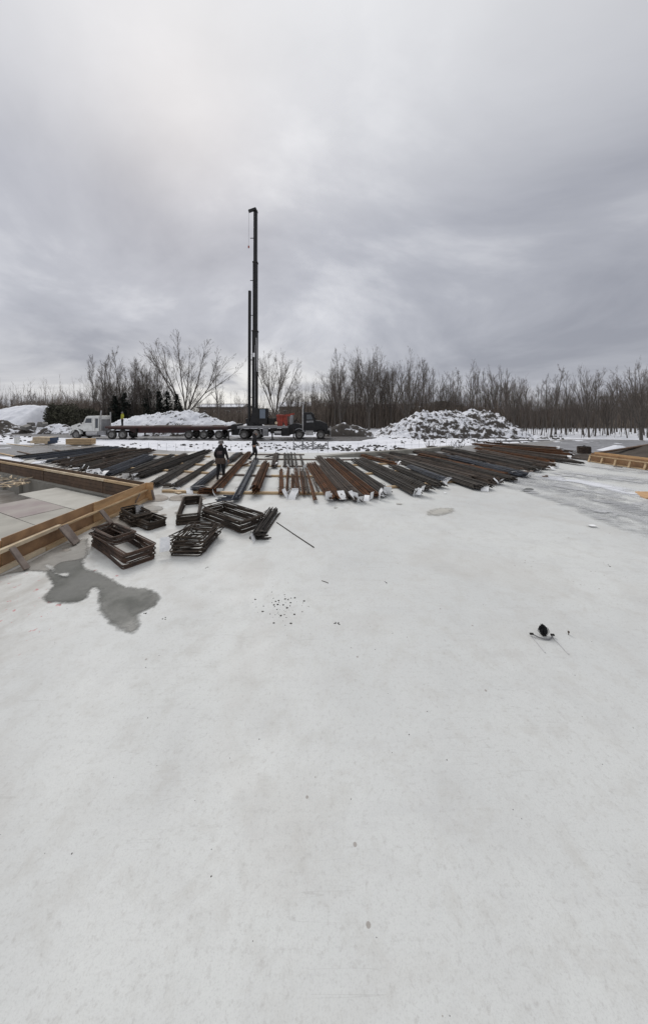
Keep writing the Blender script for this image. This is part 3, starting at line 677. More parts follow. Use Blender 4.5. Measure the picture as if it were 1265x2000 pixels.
# the ones one can tell apart
named = [('vase', 1, 368, 60, 655, 'broad vase-shaped bare elm directly behind the left half of the trailer pile', 1.15),
         ('vase', 2, 534, 58, 676, 'vase-shaped bare elm just right of the crane mast', .95),
         ('upright', 1, 430, 62, 700, 'thin airy bare tree between the big elm and the crane mast', 1.0),
         ('upright', 2, 245, 60, 676, 'tallest slender bare tree above the left row of spruces', .8),
         ('multi', 1, 212, 60, 690, 'many-stemmed bare tree above the rear wheels of the white truck', .9),
         ('vase', 3, 795, 56, 668, 'dark thick-limbed bare tree behind the left end of the largest dirt pile', .85),
         ('vase', 4, 720, 58, 672, 'wide bare tree left of the dark thick-limbed one', .8),
         ('upright', 3, 665, 57, 676, 'tall bare tree above the small dark soil mound', .9),
         ('upright', 4, 922, 56, 700, 'slim bare tree rising over the right half of the largest dirt pile', .6),
         ('upright', 2, 1075, 42, 711, 'gnarled open bare tree right of the largest dirt pile', .9),
         ('vase', 2, 1150, 41, 706, 'round-headed bare tree with straight trunk above the snow gap on the right', .62),
         ('vase', 3, 1252, 36, 668, 'big dark bare tree at the far right edge of the picture', .8),
         ('vase', 4, 1003, 50, 733, 'low rounded bare tree just beyond the right end of the largest dirt pile', .8),
         ('upright', 4, 1106, 43, 724, 'narrow bare tree between the gnarled tree and the round-headed tree', .8)]
for k, v, px, Y, ty, lb, w in named: tree_at(k, v, px, Y, ty, lb, None, wid=w)
ORD = ['first', 'second', 'third', 'fourth', 'fifth', 'sixth', 'seventh', 'eighth', 'ninth', 'tenth', 'eleventh', 'twelfth', 'thirteenth', 'fourteenth', 'fifteenth', 'sixteenth', 'seventeenth', 'eighteenth', 'nineteenth', 'twentieth', 'twenty-first', 'twenty-second', 'twenty-third', 'twenty-fourth', 'twenty-fifth', 'twenty-sixth']
zones = [(186, 306, 57, 68, 680, 735, 18, 'slender bare tree, %s from the left of those crowded behind the left spruces', 'bare trees behind the left spruces'),
         (-40, 185, 66, 95, 752, 775, 26, 'small distant bare tree, %s from the left beyond the snow hill and cedar bush', 'distant bare trees at the far left'),
         (310, 470, 66, 85, 740, 785, 9, 'small bare tree, %s from the left in the gap before the crane mast', 'small bare trees between the elms'),
         (560, 650, 66, 80, 732, 765, 10, 'middling bare tree, %s from the left behind the black truck cab', 'bare trees behind the black truck cab'),
         (640, 850, 60, 74, 682, 735, 26, 'tall bare tree, %s from the left in the dense central wood', 'tall bare trees in the central wood'),
         (850, 985, 60, 74, 700, 748, 20, 'bare tree, %s from the left in the wood behind the largest dirt pile', 'bare trees behind the largest dirt pile'),
         (985, 1140, 44, 62, 722, 765, 20, 'bare tree, %s from the left in the right wood before the round-headed tree', 'bare trees of the right wood, left part'),
         (1140, 1300, 38, 60, 705, 765, 25, 'bare tree, %s from the left in the right wood beyond the grey slush', 'bare trees of the right wood, right part')]
for x0, x1, Y0, Y1, t0, t1, n, lb, gp in zones:
    for i in range(n):
        px = x0 + (x1 - x0) * (i + rnd.uniform(.1, .9)) / n
        k, v = rnd.choice([('upright', 1), ('upright', 2), ('upright', 3), ('upright', 4), ('multi', 1), ('multi', 2), ('multi', 3), ('vase', 3), ('vase', 4)])
        tree_at(k, v, px, rnd.uniform(Y0, Y1), rnd.uniform(t0, t1) + rnd.choice([0, 0, 12, 22]), lb % ORD[i], gp, lean=rnd.uniform(-.05, .05), wid=rnd.uniform(.75, 1.1))
for i in range(60):     # thin saplings with the snow showing between their stems on the right
    px = 990 + 300 * (i + rnd.random()) / 60
    tree_at('sapling', rnd.randint(1, 4), px, rnd.uniform(38.5, 50), rnd.uniform(760, 800), 'thin sapling at the snowy edge of the right wood', 'saplings along the edge of the right wood', 'sapling', rnd.uniform(-.1, .1), .9)

def thicket():
    """one mass of brush and undergrowth along the wood"""
    r = random.Random(11); b = MB()
    def prof(px):
        pts = [(-150, 792), (0, 788), (100, 780), (180, 778), (300, 786), (380, 800), (480, 803), (560, 800), (640, 782), (760, 786), (900, 790), (1000, 795), (1100, 800), (1400, 798)]
        for (a, y0), (c, y1) in zip(pts, pts[1:]):
            if px <= c: return y0 + (y1 - y0) * (px - a) / (c - a)
        return 798
    for i in range(15000):
        px = r.uniform(-150, 1420); Y = r.uniform(63, 78)
        ty = prof(px) + 10 * mn.noise(Vector((px * .03, 0, 0))) + abs(r.gauss(0, 9)); 
        h = max(1.0, ZP(ty, Y)); p = AT(px, Y, 0.0); d = spread_dir(Vector((0, 0, 1)), abs(r.gauss(0, .22)), r)
        a = p; m1 = p + d * h * .5 + Vector((r.gauss(0, .1), 0, 0)); e_ = m1 + (d + Vector((r.gauss(0, .15), 0, .1))).normalized() * h * .5
        b.tube([a, m1, e_], [.045, .03, .008], 3, caps=False)
        for k in range(3):
            q = a.lerp(e_, r.uniform(.1, .95)); d2 = spread_dir(d, r.uniform(.4, 1.1), r); b.tube([q, q + d2 * r.uniform(.5, 1.5)], [.026, .008], 3, caps=False)
    for i in range(4200):
        px = r.uniform(-150, 1420) if i < 2200 else r.uniform(560, 1420); Y = r.uniform(60, 80); h = ZP(prof(px) - abs(r.gauss(4, 22)) + 6, Y); p = AT(px, Y, 0.0); d = spread_dir(Vector((0, 0, 1)), abs(r.gauss(0, .14)), r)
        if h < 1.5: continue
        e_ = p + d * h; b.tube([p, p.lerp(e_, .6) + Vector((r.gauss(0, .1), 0, 0)), e_], [.03, .02, .006], 3, caps=False)
        for k in range(9):
            q = p.lerp(e_, r.uniform(.4, .98)); d2 = spread_dir(d, r.uniform(.25, .6), r); b.tube([q, q + d2 * r.uniform(.5, 1.6)], [.013, .004], 3, caps=False)
    return b
tag(thicket().build('undergrowth', 'brush'), 'dense brown undergrowth of bare brush along the foot of the wood', 'undergrowth', kind='stuff')

def leaf_cloud(b, c, rad, n, size, r, flat=1.0):
    for _ in range(n):
        v = Vector((r.gauss(0, 1), r.gauss(0, 1), r.gauss(0, 1))).normalized() * (r.random() ** .4)
        p = c + Vector((v.x * rad[0], v.y * rad[1], v.z * rad[2])); s = size * r.uniform(.5, 1.3)
        a = Vector((r.gauss(0, 1), r.gauss(0, 1), r.gauss(0, .6))).normalized(); q = a.orthogonal().normalized()
        b.add([p - a * s, p + q * s * .45, p + a * s, p - q * s * .45], [(0, 1, 2, 3)])
def spruce(px, Y, top_y, label, w=1.0, seed=0):
    r = random.Random(seed); H = ZP(top_y, Y); root = empty('spruce', AT(px, Y, -0.06), 0, label, 'tree', 'spruces behind the trailer pile')
    MB().tube([(0, 0, 0), (0, 0, H * .5), (0, 0, H)], [.14, .08, .02], 6).build('trunk', 'bark', root)
    b = MB(); lv = 22
    for i in range(lv):
        t = i / (lv - 1); z = H * (.06 + .92 * t); L = w * 2.3 * (1 - t) ** .9 + .15
        for k in range(int(14 - 7 * t)):
            a = r.uniform(0, 6.283); l = L * r.uniform(.7, 1.12); droop = -.25 * l
            for s in range(5):
                f0 = (s + r.random()) / 5; c = Vector((math.cos(a) * l * f0, math.sin(a) * l * f0, z + droop * f0 + .12 * l * f0 * f0))
                for _ in range(5):
                    dv = Vector((math.cos(a) + r.gauss(0, .5), math.sin(a) + r.gauss(0, .5), r.gauss(-.15, .25))).normalized(); sd_ = dv.cross(Vector((0, 0, 1))).normalized(); sz = .27 * r.uniform(.6, 1.3)
                    b.add([c, c + dv * sz + sd_ * sz * .3, c + dv * sz * 1.6, c + dv * sz - sd_ * sz * .3], [(0, 1, 2, 3)])
    b.build('crown', 'needle', root)
for i, (px, ty, w, lb) in enumerate([(224, 772, 1.0, 'leftmost dark spruce, half lost among bare stems'), (243, 766, 1.1, 'second dark spruce from the left, behind the yellow-vested worker'), (289, 757, 1.15, 'tallest dark spruce, third from the left'),
                                     (310, 763, .85, 'fourth dark spruce from the left, narrow and pointed'), (327, 764, .95, 'fifth dark spruce from the left, pointed'), (345, 768, 1.0, 'rightmost dark spruce, beside the broad elm')]):
    spruce(px, 57 + i % 3, ty, lb, w, i)
def bush(px, Y, pw, top_y, label, seed):
    r = random.Random(seed); H = ZP(top_y, Y); W = pw * Y / F; root = empty('cedar_bush', AT(px, Y, -0.06), 0, label, 'bush')
    st = MB(); b = MB()
    for k in range(9):
        x = r.uniform(-W * .4, W * .4); st.tube([(x, r.uniform(-.5, .5), 0), (x * 1.1, 0, H * .8)], [.07, .02], 5)
        leaf_cloud(b, Vector((x, r.uniform(-.6, .6), H * r.uniform(.38, .5))), (W * .2, 1.2, H * .5), 1500, .17, r)
    leaf_cloud(b, Vector((0, 0, H * .35)), (W * .5, 1.4, H * .42), 5000, .17, r)
    st.build('stem', 'bark', root); b.build('foliage', 'cedar', root)
bush(123, 52, 58, 785, 'broad dark green cedar bush between the white snow hill and the white truck', 1)
bush(172, 58, 46, 795, 'brownish evergreen bush just behind the white truck cab', 2)
bush(4, 64, 26, 800, 'low dark evergreen bush at the far left edge behind the snow hill', 3)

# ------------------------------------------------------------------ houses far behind
def house(px0, px1, Y, eave_y, ridge_y, wall, label, snow=0.6, gable=False, windows=4):
    x0, x1 = AT(px0, Y).x, AT(px1, Y).x; W = x1 - x0; ze, zr = ZP(eave_y, Y), ZP(ridge_y, Y); D = 8.0
    root = empty('house', ((x0 + x1) / 2, Y, -0.06), 0, label, 'house'); w = W / 2
    if not gable:
        MB().box((0, D / 2, ze / 2), (W, D, ze)).side([(-w, ze), (w, ze), (w - .01, ze + .01)], 0, .01).build('wall', wall, root)
        r_ = MB()
        for s in (0, 1):
            y0, y1 = (-.5, D / 2) if s == 0 else (D + .5, D / 2)
            a = [(-w - .4, y0, ze - .1), (w + .4, y0, ze - .1), (w + .4, y1, zr), (-w - .4, y1, zr)]
            r_.add([Vector(p) for p in a] + [Vector(p) - Vector((0, 0, .25)) for p in a], [(0, 1, 2, 3), (7, 6, 5, 4), (0, 4, 5, 1), (1, 5, 6, 2), (3, 2, 6, 7), (0, 3, 7, 4)])
        ro = r_.build('roof', 'shingle', root)
        sn = MB(); t = snow; zz0 = ze - .1; 
        a = [(-w - .3, -.4, zz0 + .08), (w * .92, -.4, zz0 + .08), (w * .95, -.4 + (D / 2) * t, zz0 + (zr - zz0) * t + .08), (-w - .3, -.4 + D / 2 * t, zz0 + (zr - zz0) * t + .08)]
        sn.add([Vector(p) for p in a] + [Vector(p) - Vector((0, 0, .06)) for p in a], [(0, 1, 2, 3), (7, 6, 5, 4), (0, 4, 5, 1), (1, 5, 6, 2), (3, 2, 6, 7), (0, 3, 7, 4)])
        sn.build('roof_snow', 'snow_clean', ro)
    else:
        MB().side([(-w, 0), (w, 0), (w, ze), (-w * .8, zr), (-w, zr - .1)], 0, D).build('wall', wall, root)
        ro = MB().add([(-w * .85, -.4, zr + .1), (w + .6, -.4, ze), (w + .6, D, ze), (-w * .85, D, zr + .1), (-w * .85, -.4, zr - .15), (w + .6, -.4, ze - .25), (w + .6, D, ze - .25), (-w * .85, D, zr - .15)],
                      [(0, 1, 2, 3), (7, 6, 5, 4), (0, 4, 5, 1), (1, 5, 6, 2), (3, 2, 6, 7), (0, 3, 7, 4)]).build('roof', 'shingle', root)
        MB().add([(-w * .8, -.42, zr + .2), (-w * .1, -.42, zr + (ze - zr) * .42 + .2), (-w * .1, D, zr + (ze - zr) * .42 + .2), (-w * .8, D, zr + .2), (-w * .8, -.42, zr + .06), (-w * .1, -.42, zr + (ze - zr) * .42 + .06), (-w * .1, D, zr + (ze - zr) * .42 + .06), (-w * .8, D, zr + .06)],
                 [(0, 1, 2, 3), (7, 6, 5, 4), (0, 4, 5, 1), (1, 5, 6, 2), (3, 2, 6, 7), (0, 3, 7, 4)]).build('roof_snow', 'snow_clean', ro)
    for k in range(windows):
        x = -w + W * (k + .5) / windows
        f_ = MB().box((x, -.03, ze * .66), (1.3, .12, 1.2)).build('window', 'white', root); MB().box((x, -.1, ze * .66), (1.1, .04, 1.0)).build('pane', 'glass', f_)
house(388, 478, 88, 794, 787, 'wall', 'long low brown house with snowy roof behind the trailer pile', .7)
house(546, 612, 86, 793, 784, 'wall', 'low house with wide snow-covered roof behind the crane truck', .95, windows=3)
house(738, 842, 92, 797, 788, 'wall_dark', 'long low dark-roofed house glimpsed through the central wood', .5)
house(860, 942, 80, 806, 783, 'wall_dark', 'dark house with steep roof edge rising over the largest dirt pile', .4, True, 2)
house(1085, 1165, 100, 804, 797, 'wall_dark', 'faint low house far beyond the right wood', .7, windows=3)
house(1195, 1262, 96, 806, 799, 'wall', 'faint pale-roofed house far beyond the right wood, near the edge', .8, windows=3)

# ------------------------------------------------------------------ formwork, left
def formwork_left():
    root = empty('formwork', (-6.3, 10.9, 0), 0, 'low plywood formwork wall running toward the camera with leaning braces beside the stirrups', 'formwork')
    def P(b, name, m, parent=root, **k):
        o = b.build(name, m, parent, **k); o.matrix_parent_inverse = Matrix.Translation((6.3, -10.9, 0)) if parent is root else Matrix(); return o
    # bright far panel, darker near panel, one offcut nearer
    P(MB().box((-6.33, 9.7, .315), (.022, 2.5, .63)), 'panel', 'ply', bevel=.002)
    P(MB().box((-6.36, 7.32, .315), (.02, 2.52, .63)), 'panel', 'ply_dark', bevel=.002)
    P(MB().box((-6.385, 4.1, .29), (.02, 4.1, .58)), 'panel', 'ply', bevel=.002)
    # horizontal rails: waler at z .4, sole plate on the slab
    P(MB().beam((-6.27, 10.95, .385), (-6.27, 8.05, .385), .09, .04), 'rail', 'wood')
    P(MB().beam((-6.265, 8.3, .40), (-6.265, 7.2, .40), .085, .04), 'rail', 'wood')
    P(MB().beam((-6.26, 7.28, .425), (-6.26, 2.4, .425), .09, .075), 'rail', 'wood_pale')
    P(MB().beam((-6.27, 10.95, .045), (-6.27, 6.9, .045), .085, .09), 'sole_plate', 'wood')
    P(MB().beam((-6.27, 6.88, .05), (-6.27, 2.4, .05), .085, .09), 'sole_plate', 'wood_pale')
    for y in (10.93,):
        P(MB().box((-6.2, y, .32), (.25, .04, .62)), 'end_board', 'ply')
    # kickers leaning from the rail to the slab
    for (px, py, zt, tx, w) in [(53, 1114, .42, 32, .10), (152, 1062, .43, 128, .12), (147, 1066, .41, 122, .09), (219, 1026, .40, 199, .12), (262, 988, .38, 246, .04), (301, 978, .36, 281, .07)]:
        g = G(px, py); top = Vector((-6.20, g.y + .08 if tx > 200 else g.y + .05, zt))
        if tx == 281: top = Vector((-6.10, 10.9, .38))
        P(MB().beam((g.x, g.y, .03), top, w, .038), 'brace', 'wood_wet')
formwork_left()
def formwork_back():
    a, c = Vector((-6.42, 10.93, 0)), Vector((-17.4, 16.55, 0)); e = Vector((-31.0, 23.55, 0))
    root = empty('formwork', a, 0, 'long dark plywood formwork wall with pale top strip crossing behind the floor sheets', 'formwork')
    d = (c - a).normalized(); n = Vector((-d.y, d.x, 0))  # toward the camera side (negative y)
    if n.y > 0: n = -n
    def P(b, name, m):
        o = b.build(name, m, root); o.matrix_parent_inverse = Matrix.Translation(-a); return o
    for k in range(8):
        s, t = a + d * (2.44 * k + .01), a + d * (2.44 * (k + 1) - .01)
        P(MB().beam(s + Vector((0, 0, .33)) - n * .03, t + Vector((0, 0, .33)) - n * .03, .02, .62), 'panel', 'wood_brown')
    for k in range(8):
        s, t = a + d * (2.44 * k + .01), a + d * (2.44 * (k + 1) - .01)
        for j in range(3):
            P(MB().beam(s + n * (.04 + .01 * (k % 2)) + Vector((0, 0, .34 - .15 * j)), t + n * (.04 + .01 * (k % 2)) + Vector((0, 0, .34 - .15 * j)), .03, .14), 'board', 'wood_brown')
    for (s0, s1, m) in [(0.1, 2.3, 'wood'), (2.32, 7.2, 'wood_pale'), (7.22, 12.3, 'wood'), (12.35, 19, 'wood_wet')]:
        P(MB().beam(a + d * s0 + n * .06 + Vector((0, 0, .50)), a + d * s1 + n * .06 + Vector((0, 0, .50)), .09, .09), 'top_strip', m)
    for k in range(12):
        s = a + d * (.7 + 1.5 * k) - n * .08
        P(MB().box(s + Vector((0, 0, .3)), (.05, .09, .6), math.atan2(d.y, d.x)), 'stud', 'wood_wet')
    w = MB(); w.beam(a + n * .14 + Vector((0, 0, -.48)), a + d * 19 + n * .14 + Vector((0, 0, -.48)), .2, .9)
    o = w.build('foundation_wall', 'conc'); tag(o, 'grey concrete foundation wall below the dark formwork in the pit', 'wall')
    for k in range(5):
        q = a + d * (9.2 + 1.9 * k) + n * .30
        tag(MB().box(q + Vector((0, 0, -.5)), (.5, .16, .8), math.atan2(d.y, d.x)).build('concrete_pier', 'conc', bevel=.02),
            'short grey concrete pier against the foundation wall in the pit', 'pier', 'concrete piers in the pit')
formwork_back()
# pale sheets laid as a floor inside the pit
ang = math.atan2(16.5 - 10.9, -17.3 + 6.3); ux = Vector((-math.cos(ang), -math.sin(ang), 0)); uy = Vector((ux.y, -ux.x, 0))
if uy.y > 0: uy = -uy
org = Vector((-6.9, 10.85, -0.04)); rr = random.Random(2)
floor_labels = {}
idx = 0
for i in range(-7, 1):
    for j in range(0, 8):
        s = org + ux * (i * 2.44 + (1.22 if j % 2 else 0)) + uy * (.1 + j * 1.22)
        quad = [s, s + ux * 2.42, s + ux * 2.42 + uy * 1.2, s + uy * 1.2]
        cxy = (quad[0] + quad[2]) / 2
        if cxy.x > -6.4 or cxy.y < 3 or cxy.x < -17: continue
        if j < 2 and cxy.x < -11.2: continue
        # trim to stay inside the near wall
        poly = []
        X0 = -6.42
        q = [Vector((p.x, p.y)) for p in quad]
        for a_, b_ in zip(q, q[1:] + q[:1]):
            ia, ib = a_.x < X0, b_.x < X0
            if ia: poly.append(a_)
            if ia != ib: t = (X0 - a_.x) / (b_.x - a_.x); poly.append(a_.lerp(b_, t))
        if len(poly) < 3: continue
        ppx = CX + F * cxy.x / cxy.y; ppy = YH + F * 3.14 / cxy.y
        mt = 'insul_pink' if (ppx < 90 and 950 < ppy < 992) else rr.choice(['insul', 'insul_pale', 'insul'])
        o = MB().prism([(p.x, p.y) for p in poly], -.07, -.04 + rr.uniform(-.006, .006)).build('floor_sheet', mt); idx += 1
        lb = 'purplish stained sheet laid flat inside the formwork' if mt == 'insul_pink' else ('pale beige sheet laid flat inside the formwork' if mt == 'insul_pale' else 'grey beige sheet laid flat inside the formwork')
        tag(o, lb, 'floor sheet', ('purplish' if mt == 'insul_pink' else 'pale' if mt == 'insul_pale' else 'grey') + ' sheets covering the floor inside the formwork')
# bent wires and offcuts in the pit
b = MB(); r = random.Random(4)
for k in range(40):
    p = G(r.uniform(-10, 52), r.uniform(936, 956), -.1); p.z = -.02 + r.uniform(0, .1)
    b.beam(p, p + Vector((r.uniform(-.5, .5), r.uniform(-.5, .5), r.uniform(-.05, .08))), r.uniform(.02, .07), .02)
tag(b.build('wood_scraps', 'wood_pale'), 'loose scraps and offcuts littering the far left of the sheeted floor', 'scraps', kind='stuff')
tag(MB().beam(G(-5, 945, -.03) + Vector((0, 0, .02)), G(58, 938, -.03) + Vector((0, 0, .02)), .14, .04).build('plank', 'wood_wet'), 'short dark plank among the scraps in the pit', 'plank')

# ------------------------------------------------------------------ formwork, right, with tarp bank
def formwork_right():
    a, c = G(1150, 902), G(1262, 918.5); d = (c - a).normalized(); c = a + d * 5.2; n = Vector((d.y, -d.x, 0))
    if n.x > 0: n = -n
    root = empty('formwork', a, 0, 'framed plywood formwork wall with slanted studs before the dark tarp bank on the right', 'formwork')
    def P(b, name, m):
        o = b.build(name, m, root); o.matrix_parent_inverse = Matrix.Translation(-a); return o
    L = 5.2
    P(MB().beam(a - n * .16 + Vector((0, 0, .27)), c - n * .16 + Vector((0, 0, .27)), .02, .55), 'panel', 'ply_dark')
    P(MB().beam(a - n * .17 + Vector((0, 0, .55)) + d * .2, c - n * .17 + Vector((0, 0, .55)), .022, .24), 'panel', 'ply')
    P(MB().beam(a - n * .02 + Vector((0, 0, .42)), c - n * .02 + Vector((0, 0, .42)), .09, .05), 'rail', 'wood')
    P(MB().beam(a + Vector((0, 0, .05)), c + Vector((0, 0, .05)), .09, .05), 'sole_plate', 'wood')
    for k in range(8):
        s = a + d * (.05 + .72 * k)
        P(MB().beam(s + n * .12 + Vector((0, 0, .02)), s - n * .05 + Vector((0, 0, .44)), .09, .06), 'stud', 'wood')
    o = root; return a, d, n
fa, fd, fn = formwork_right()
def tarp():
    b = MB(); nx, ny = 50, 26
    for j in range(ny + 1):
        for i in range(nx + 1):
            u = i / nx; v = j / ny
            base = fa + fd * (8.4 * u - 2.4) - fn * (.35 + v * 6.0)
            h = 0.04 + (1.12 * min(1, (v * 1.6) ** .9)) * min(1, u * 2.5) + .15 * fbm(base.x * .8, base.y * .8, 5) * min(1, v * 4) + .07 * abs(mn.noise(Vector((base.x * 2.2 + base.y * 1.6, base.y * .5, 3)))) * min(1, v * 5)
            if v > .8: h *= (1 - v) / .2
            b.v.append((base.x, base.y, max(.01, h)))
    for j in range(ny):
        for i in range(nx):
            w = nx + 1; b.f.append((j * w + i, j * w + i + 1, (j + 1) * w + i + 1, (j + 1) * w + i))
    bb = b.build('tarp_covered_bank', 'tarp', smooth=True)
    tag(bb, 'dark wet tarp draped over a bank behind the right formwork', 'tarp')
tarp()
tag(MB().beam(fa - fd * .6 - fn * 1.1 + Vector((0, 0, .42)), fa + fd * .6 - fn * 4.6 + Vector((0, 0, 1.12)), .25, .08).build('plank', 'wood_brown'), 'dark brown plank lying along the crest of the tarp bank', 'plank')
o = MB().prism([(p.x, p.y) for p in (G(1240, 962), G(1300, 963), G(1300, 977), G(1262, 975), G(1250, 971))], .004, .05).build('plywood_offcut', 'ply'); tag(o, 'pinkish plywood offcut lying on the frosted slab at the right edge', 'plywood')
for k, (x0, y0, x1, y1) in enumerate([(1098, 898, 1122, 900), (1126, 893, 1140, 895), (1198, 912, 1215, 914), (1110, 894, 1132, 897)]):
    tag(MB().beam(G(x0, y0) + Vector((0, 0, .04 + .045 * (k == 3))), G(x1, y1) + Vector((0, 0, .04 + .045 * (k == 3))), .09, .04).build('plank', 'wood_wet'), 'short scrap plank on the slab near the left end of the right formwork', 'plank', 'scrap planks by the right formwork')

# ------------------------------------------------------------------ concrete kerb at the back of the slab
kb = [G(622, 893), G(700, 893), G(760, 889), G(830, 884), G(885, 878)]
b = MB(); prof = [(0, 0), (0, .30), (.45, .30), (.45, -.05)]
for i, p in enumerate(kb):
    d = (kb[min(i + 1, 4)] - kb[max(i - 1, 0)]).normalized(); n = Vector((-d.y, d.x, 0))
    if n.y < 0: n = -n
    for q, h in prof: b.v.append(tuple(p + n * q * (1.2 if i > 0 else 2) + Vector((0, 0, h * (1 if i > 0 else .05)))))
for i in range(4):
    for j in range(3): b.f.append((i * 4 + j, (i + 1) * 4 + j, (i + 1) * 4 + j + 1, i * 4 + j + 1))
b.f.append((16, 17, 18, 19)); b.f.append((3, 2, 1, 0))
tag(b.build('concrete_kerb', 'conc'), 'stained raised concrete kerb along the back edge of the slab right of centre', 'kerb')

# ------------------------------------------------------------------ wire fence on the slab edge
def fence():
    pts = []
    for x, y in [(288, 880), (360, 883), (450, 884.5), (560, 885), (640, 884), (700, 880), (790, 876), (860, 872), (930, 868), (1000, 864.5)]: pts.append(G(x, y))
    root = empty('wire_fence', pts[0], 0, 'thin wire mesh fence on stakes along the far edge of the slab', 'fence')
    inv = Matrix.Translation(-pts[0]); dense = []
    for a, c in zip(pts, pts[1:]):
        m = max(1, int((c - a).length / .75))
        for k in range(m): dense.append(a.lerp(c, k / m) + Vector((0, .15, 0)))
    w = MB()
    for z in (.08, .3, .52, .62):
        w.tube([p + Vector((0, 0, z + .02 * mn.noise(p * 2))) for p in dense], .004, 3)
    o = w.build('wire_mesh', 'wire', root); o.matrix_parent_inverse = inv
    for p in dense:
        o = MB().tube([p - Vector((0, 0, .1)), p + Vector((rnd.uniform(-.02, .02), 0, .66))], .009, 4).build('stake', 'wire', root); o.matrix_parent_inverse = inv
fence()
# folding steel frames standing in the snow
def frames():
    for i, (x0, x1, y, lab) in enumerate([(573, 592, 878, 'leftmost'), (590, 612, 879, 'middle'), (610, 640, 878, 'rightmost')]):
        a, c = G(x0, y, -.05), G(x1, y, -.05); root = empty('folding_trestle', a, 0, lab + ' of three folding grey steel trestles standing in the snow before the black truck', 'trestle'); inv = Matrix.Translation(-a)
        U = Vector((0, 0, 1))
        for nm, segs in (('post', [(a, a + U * .95)]), ('post', [(c, c + U * .8)]), ('bracing', [(a + U * .35, c + U * .05), (a + U * .05, c + U * .5), (a + U * .6, (a + c) / 2 + U * .25), (a + Vector((0, .3, .1)), c + Vector((0, .3, .35)))])):
            b = MB()
            for s, t in segs: b.tube([s, t], .038, 5)
            o = b.build(nm, 'galv', root); o.matrix_parent_inverse = inv
frames()

# ------------------------------------------------------------------ lumber stacks and loose boards
def lumber(a, length, w, tiers, rz, label, m='wood_pale', ends=None, name='lumber_stack'):
    root = empty(name, a, rz, label, 'lumber stack')
    z = 0.08
    for k in range(2): MB().box((-length * .3 + length * .6 * k, 0, .04), (.09, w * 1.05, .08)).build('bearer', 'wood_wet', root)
    for t, (lw, dx, rows) in enumerate(tiers):
        b = MB(); n = max(2, int(lw / .1))
        for r_ in range(rows):
            for k in range(n):
                b.box((dx + rnd.uniform(-.02, .02), -w / 2 + (k + .5) * .1 + (w - n * .1) / 2, z + .045), (length, .094, .086))
            z += .09
        tr = b.build('boards', m, root)
        if ends:
            MB().box((dx + length / 2 + .03, 0, z - rows * .045), (.02, lw, rows * .09)).build('painted_end', ends, tr)
p = G(79, 868); lumber(p + Vector((0, .5, 0)), 2.3, .9, [(.9, -.15, 3), (.8, .05, 4)], R(-14), 'big pale lumber stack with blue painted ends on the far left of the slab', 'wood_pale', 'blue')
p = G(150, 870); lumber(p + Vector((0, .5, 0)), 2.4, .8, [(.8, 0, 3), (.8, .0, 3)], R(-3), 'brown lumber stack right of the blue-ended one, before the white truck', 'wood')
p = G(33, 866); b = MB(); b.box((0, 0, .35), (.32, .3, .7)); o = b.build('white_crate', 'white', loc=p, bevel=.03); tag(o, 'small snow-capped white box standing left of the lumber stacks', 'box')
MB().box((0, 0, .74), (.36, .34, .09)).build('snow_cap', 'snow_clean', o, bevel=.03)
for x0, y0, x1, y1, m, lb in [(14, 867, 62, 873, 'wood_pale', 'pale plank on the far left slab just below the lumber stacks'), (35, 882, 66, 889, 'wood_brown', 'dark plank on the wet slab left of the steel'), (-10, 884, 28, 892, 'wood', 'tan plank at the left edge of the slab'),
                              (104, 879, 138, 884, 'wood_brown', 'dark plank poking out at the back of the left steel'), (205, 931, 226, 935, 'wood_pale', 'short pale offcut just behind the dark formwork'), (330, 958, 352, 965, 'wood_pale', 'short pale offcut before the worker-side steel, near the slab brace')]:
    tag(MB().beam(G(x0, y0) + Vector((0, 0, .035)), G(x1, y1) + Vector((0, 0, .035)), .14, .045).build('plank', m), lb, 'plank')
# timbers under the steel
words = ['first', 'second', 'third', 'fourth', 'fifth', 'sixth', 'seventh', 'eighth', 'ninth', 'tenth']
ords = 0
TIM = [(318, 961, 472, 966, 'wood'), (470, 964.5, 640, 966, 'wood'), (660, 962, 792, 951, 'wood'), (796, 951, 900, 940, 'wood'), (905, 938, 1040, 922, 'wood_wet'),
       (240, 915, 430, 927, 'wood'), (424, 927, 530, 932, 'wood_wet'), (528, 931, 640, 933, 'wood'), (644, 933, 800, 920, 'wood'), (800, 920, 980, 905, 'wood_wet'),
       (300, 904, 410, 910, 'wood'), (410, 909, 548, 912, 'wood_pale'), (552, 912, 640, 912, 'wood_wet'), (640, 912, 780, 906, 'wood'), (300, 889, 410, 893, 'wood'),
       (455, 888.5, 594, 889, 'wood_wet'), (500, 898, 640, 899, 'wood_wet'), (640, 900, 780, 896, 'wood_wet'), (780, 895, 960, 884, 'wood_wet'), (180, 886, 300, 893, 'wood_wet'), (130, 890, 260, 902, 'wood_wet')]
TO = {}
for i, (x0, y0, x1, y1, m) in enumerate(TIM):
    row = 'front' if y0 > 945 or i < 5 else 'middle' if y0 > 914 else 'rear'
    tn = {"wood": "tan", "wood_pale": "pale", "wood_wet": "dark"}[m]; kk = sum(1 for j, t in enumerate(TIM) if t[4] == m and ('front' if t[1] > 945 or j < 5 else 'middle' if t[1] > 914 else 'rear') == row and t[0] < x0)
    tag(MB().beam(G(x0, y0) + Vector((0, 0, .045)), G(x1, y1) + Vector((0, 0, .045)), .14, .085).build('bearer_timber', m), f'{tn} timber under the {row} part of the rebar bundles, {words[kk]} {tn} one from the left', 'timber', f'{row} bearer timbers, { {"wood":"tan","wood_pale":"pale","wood_wet":"dark"}[m]}')

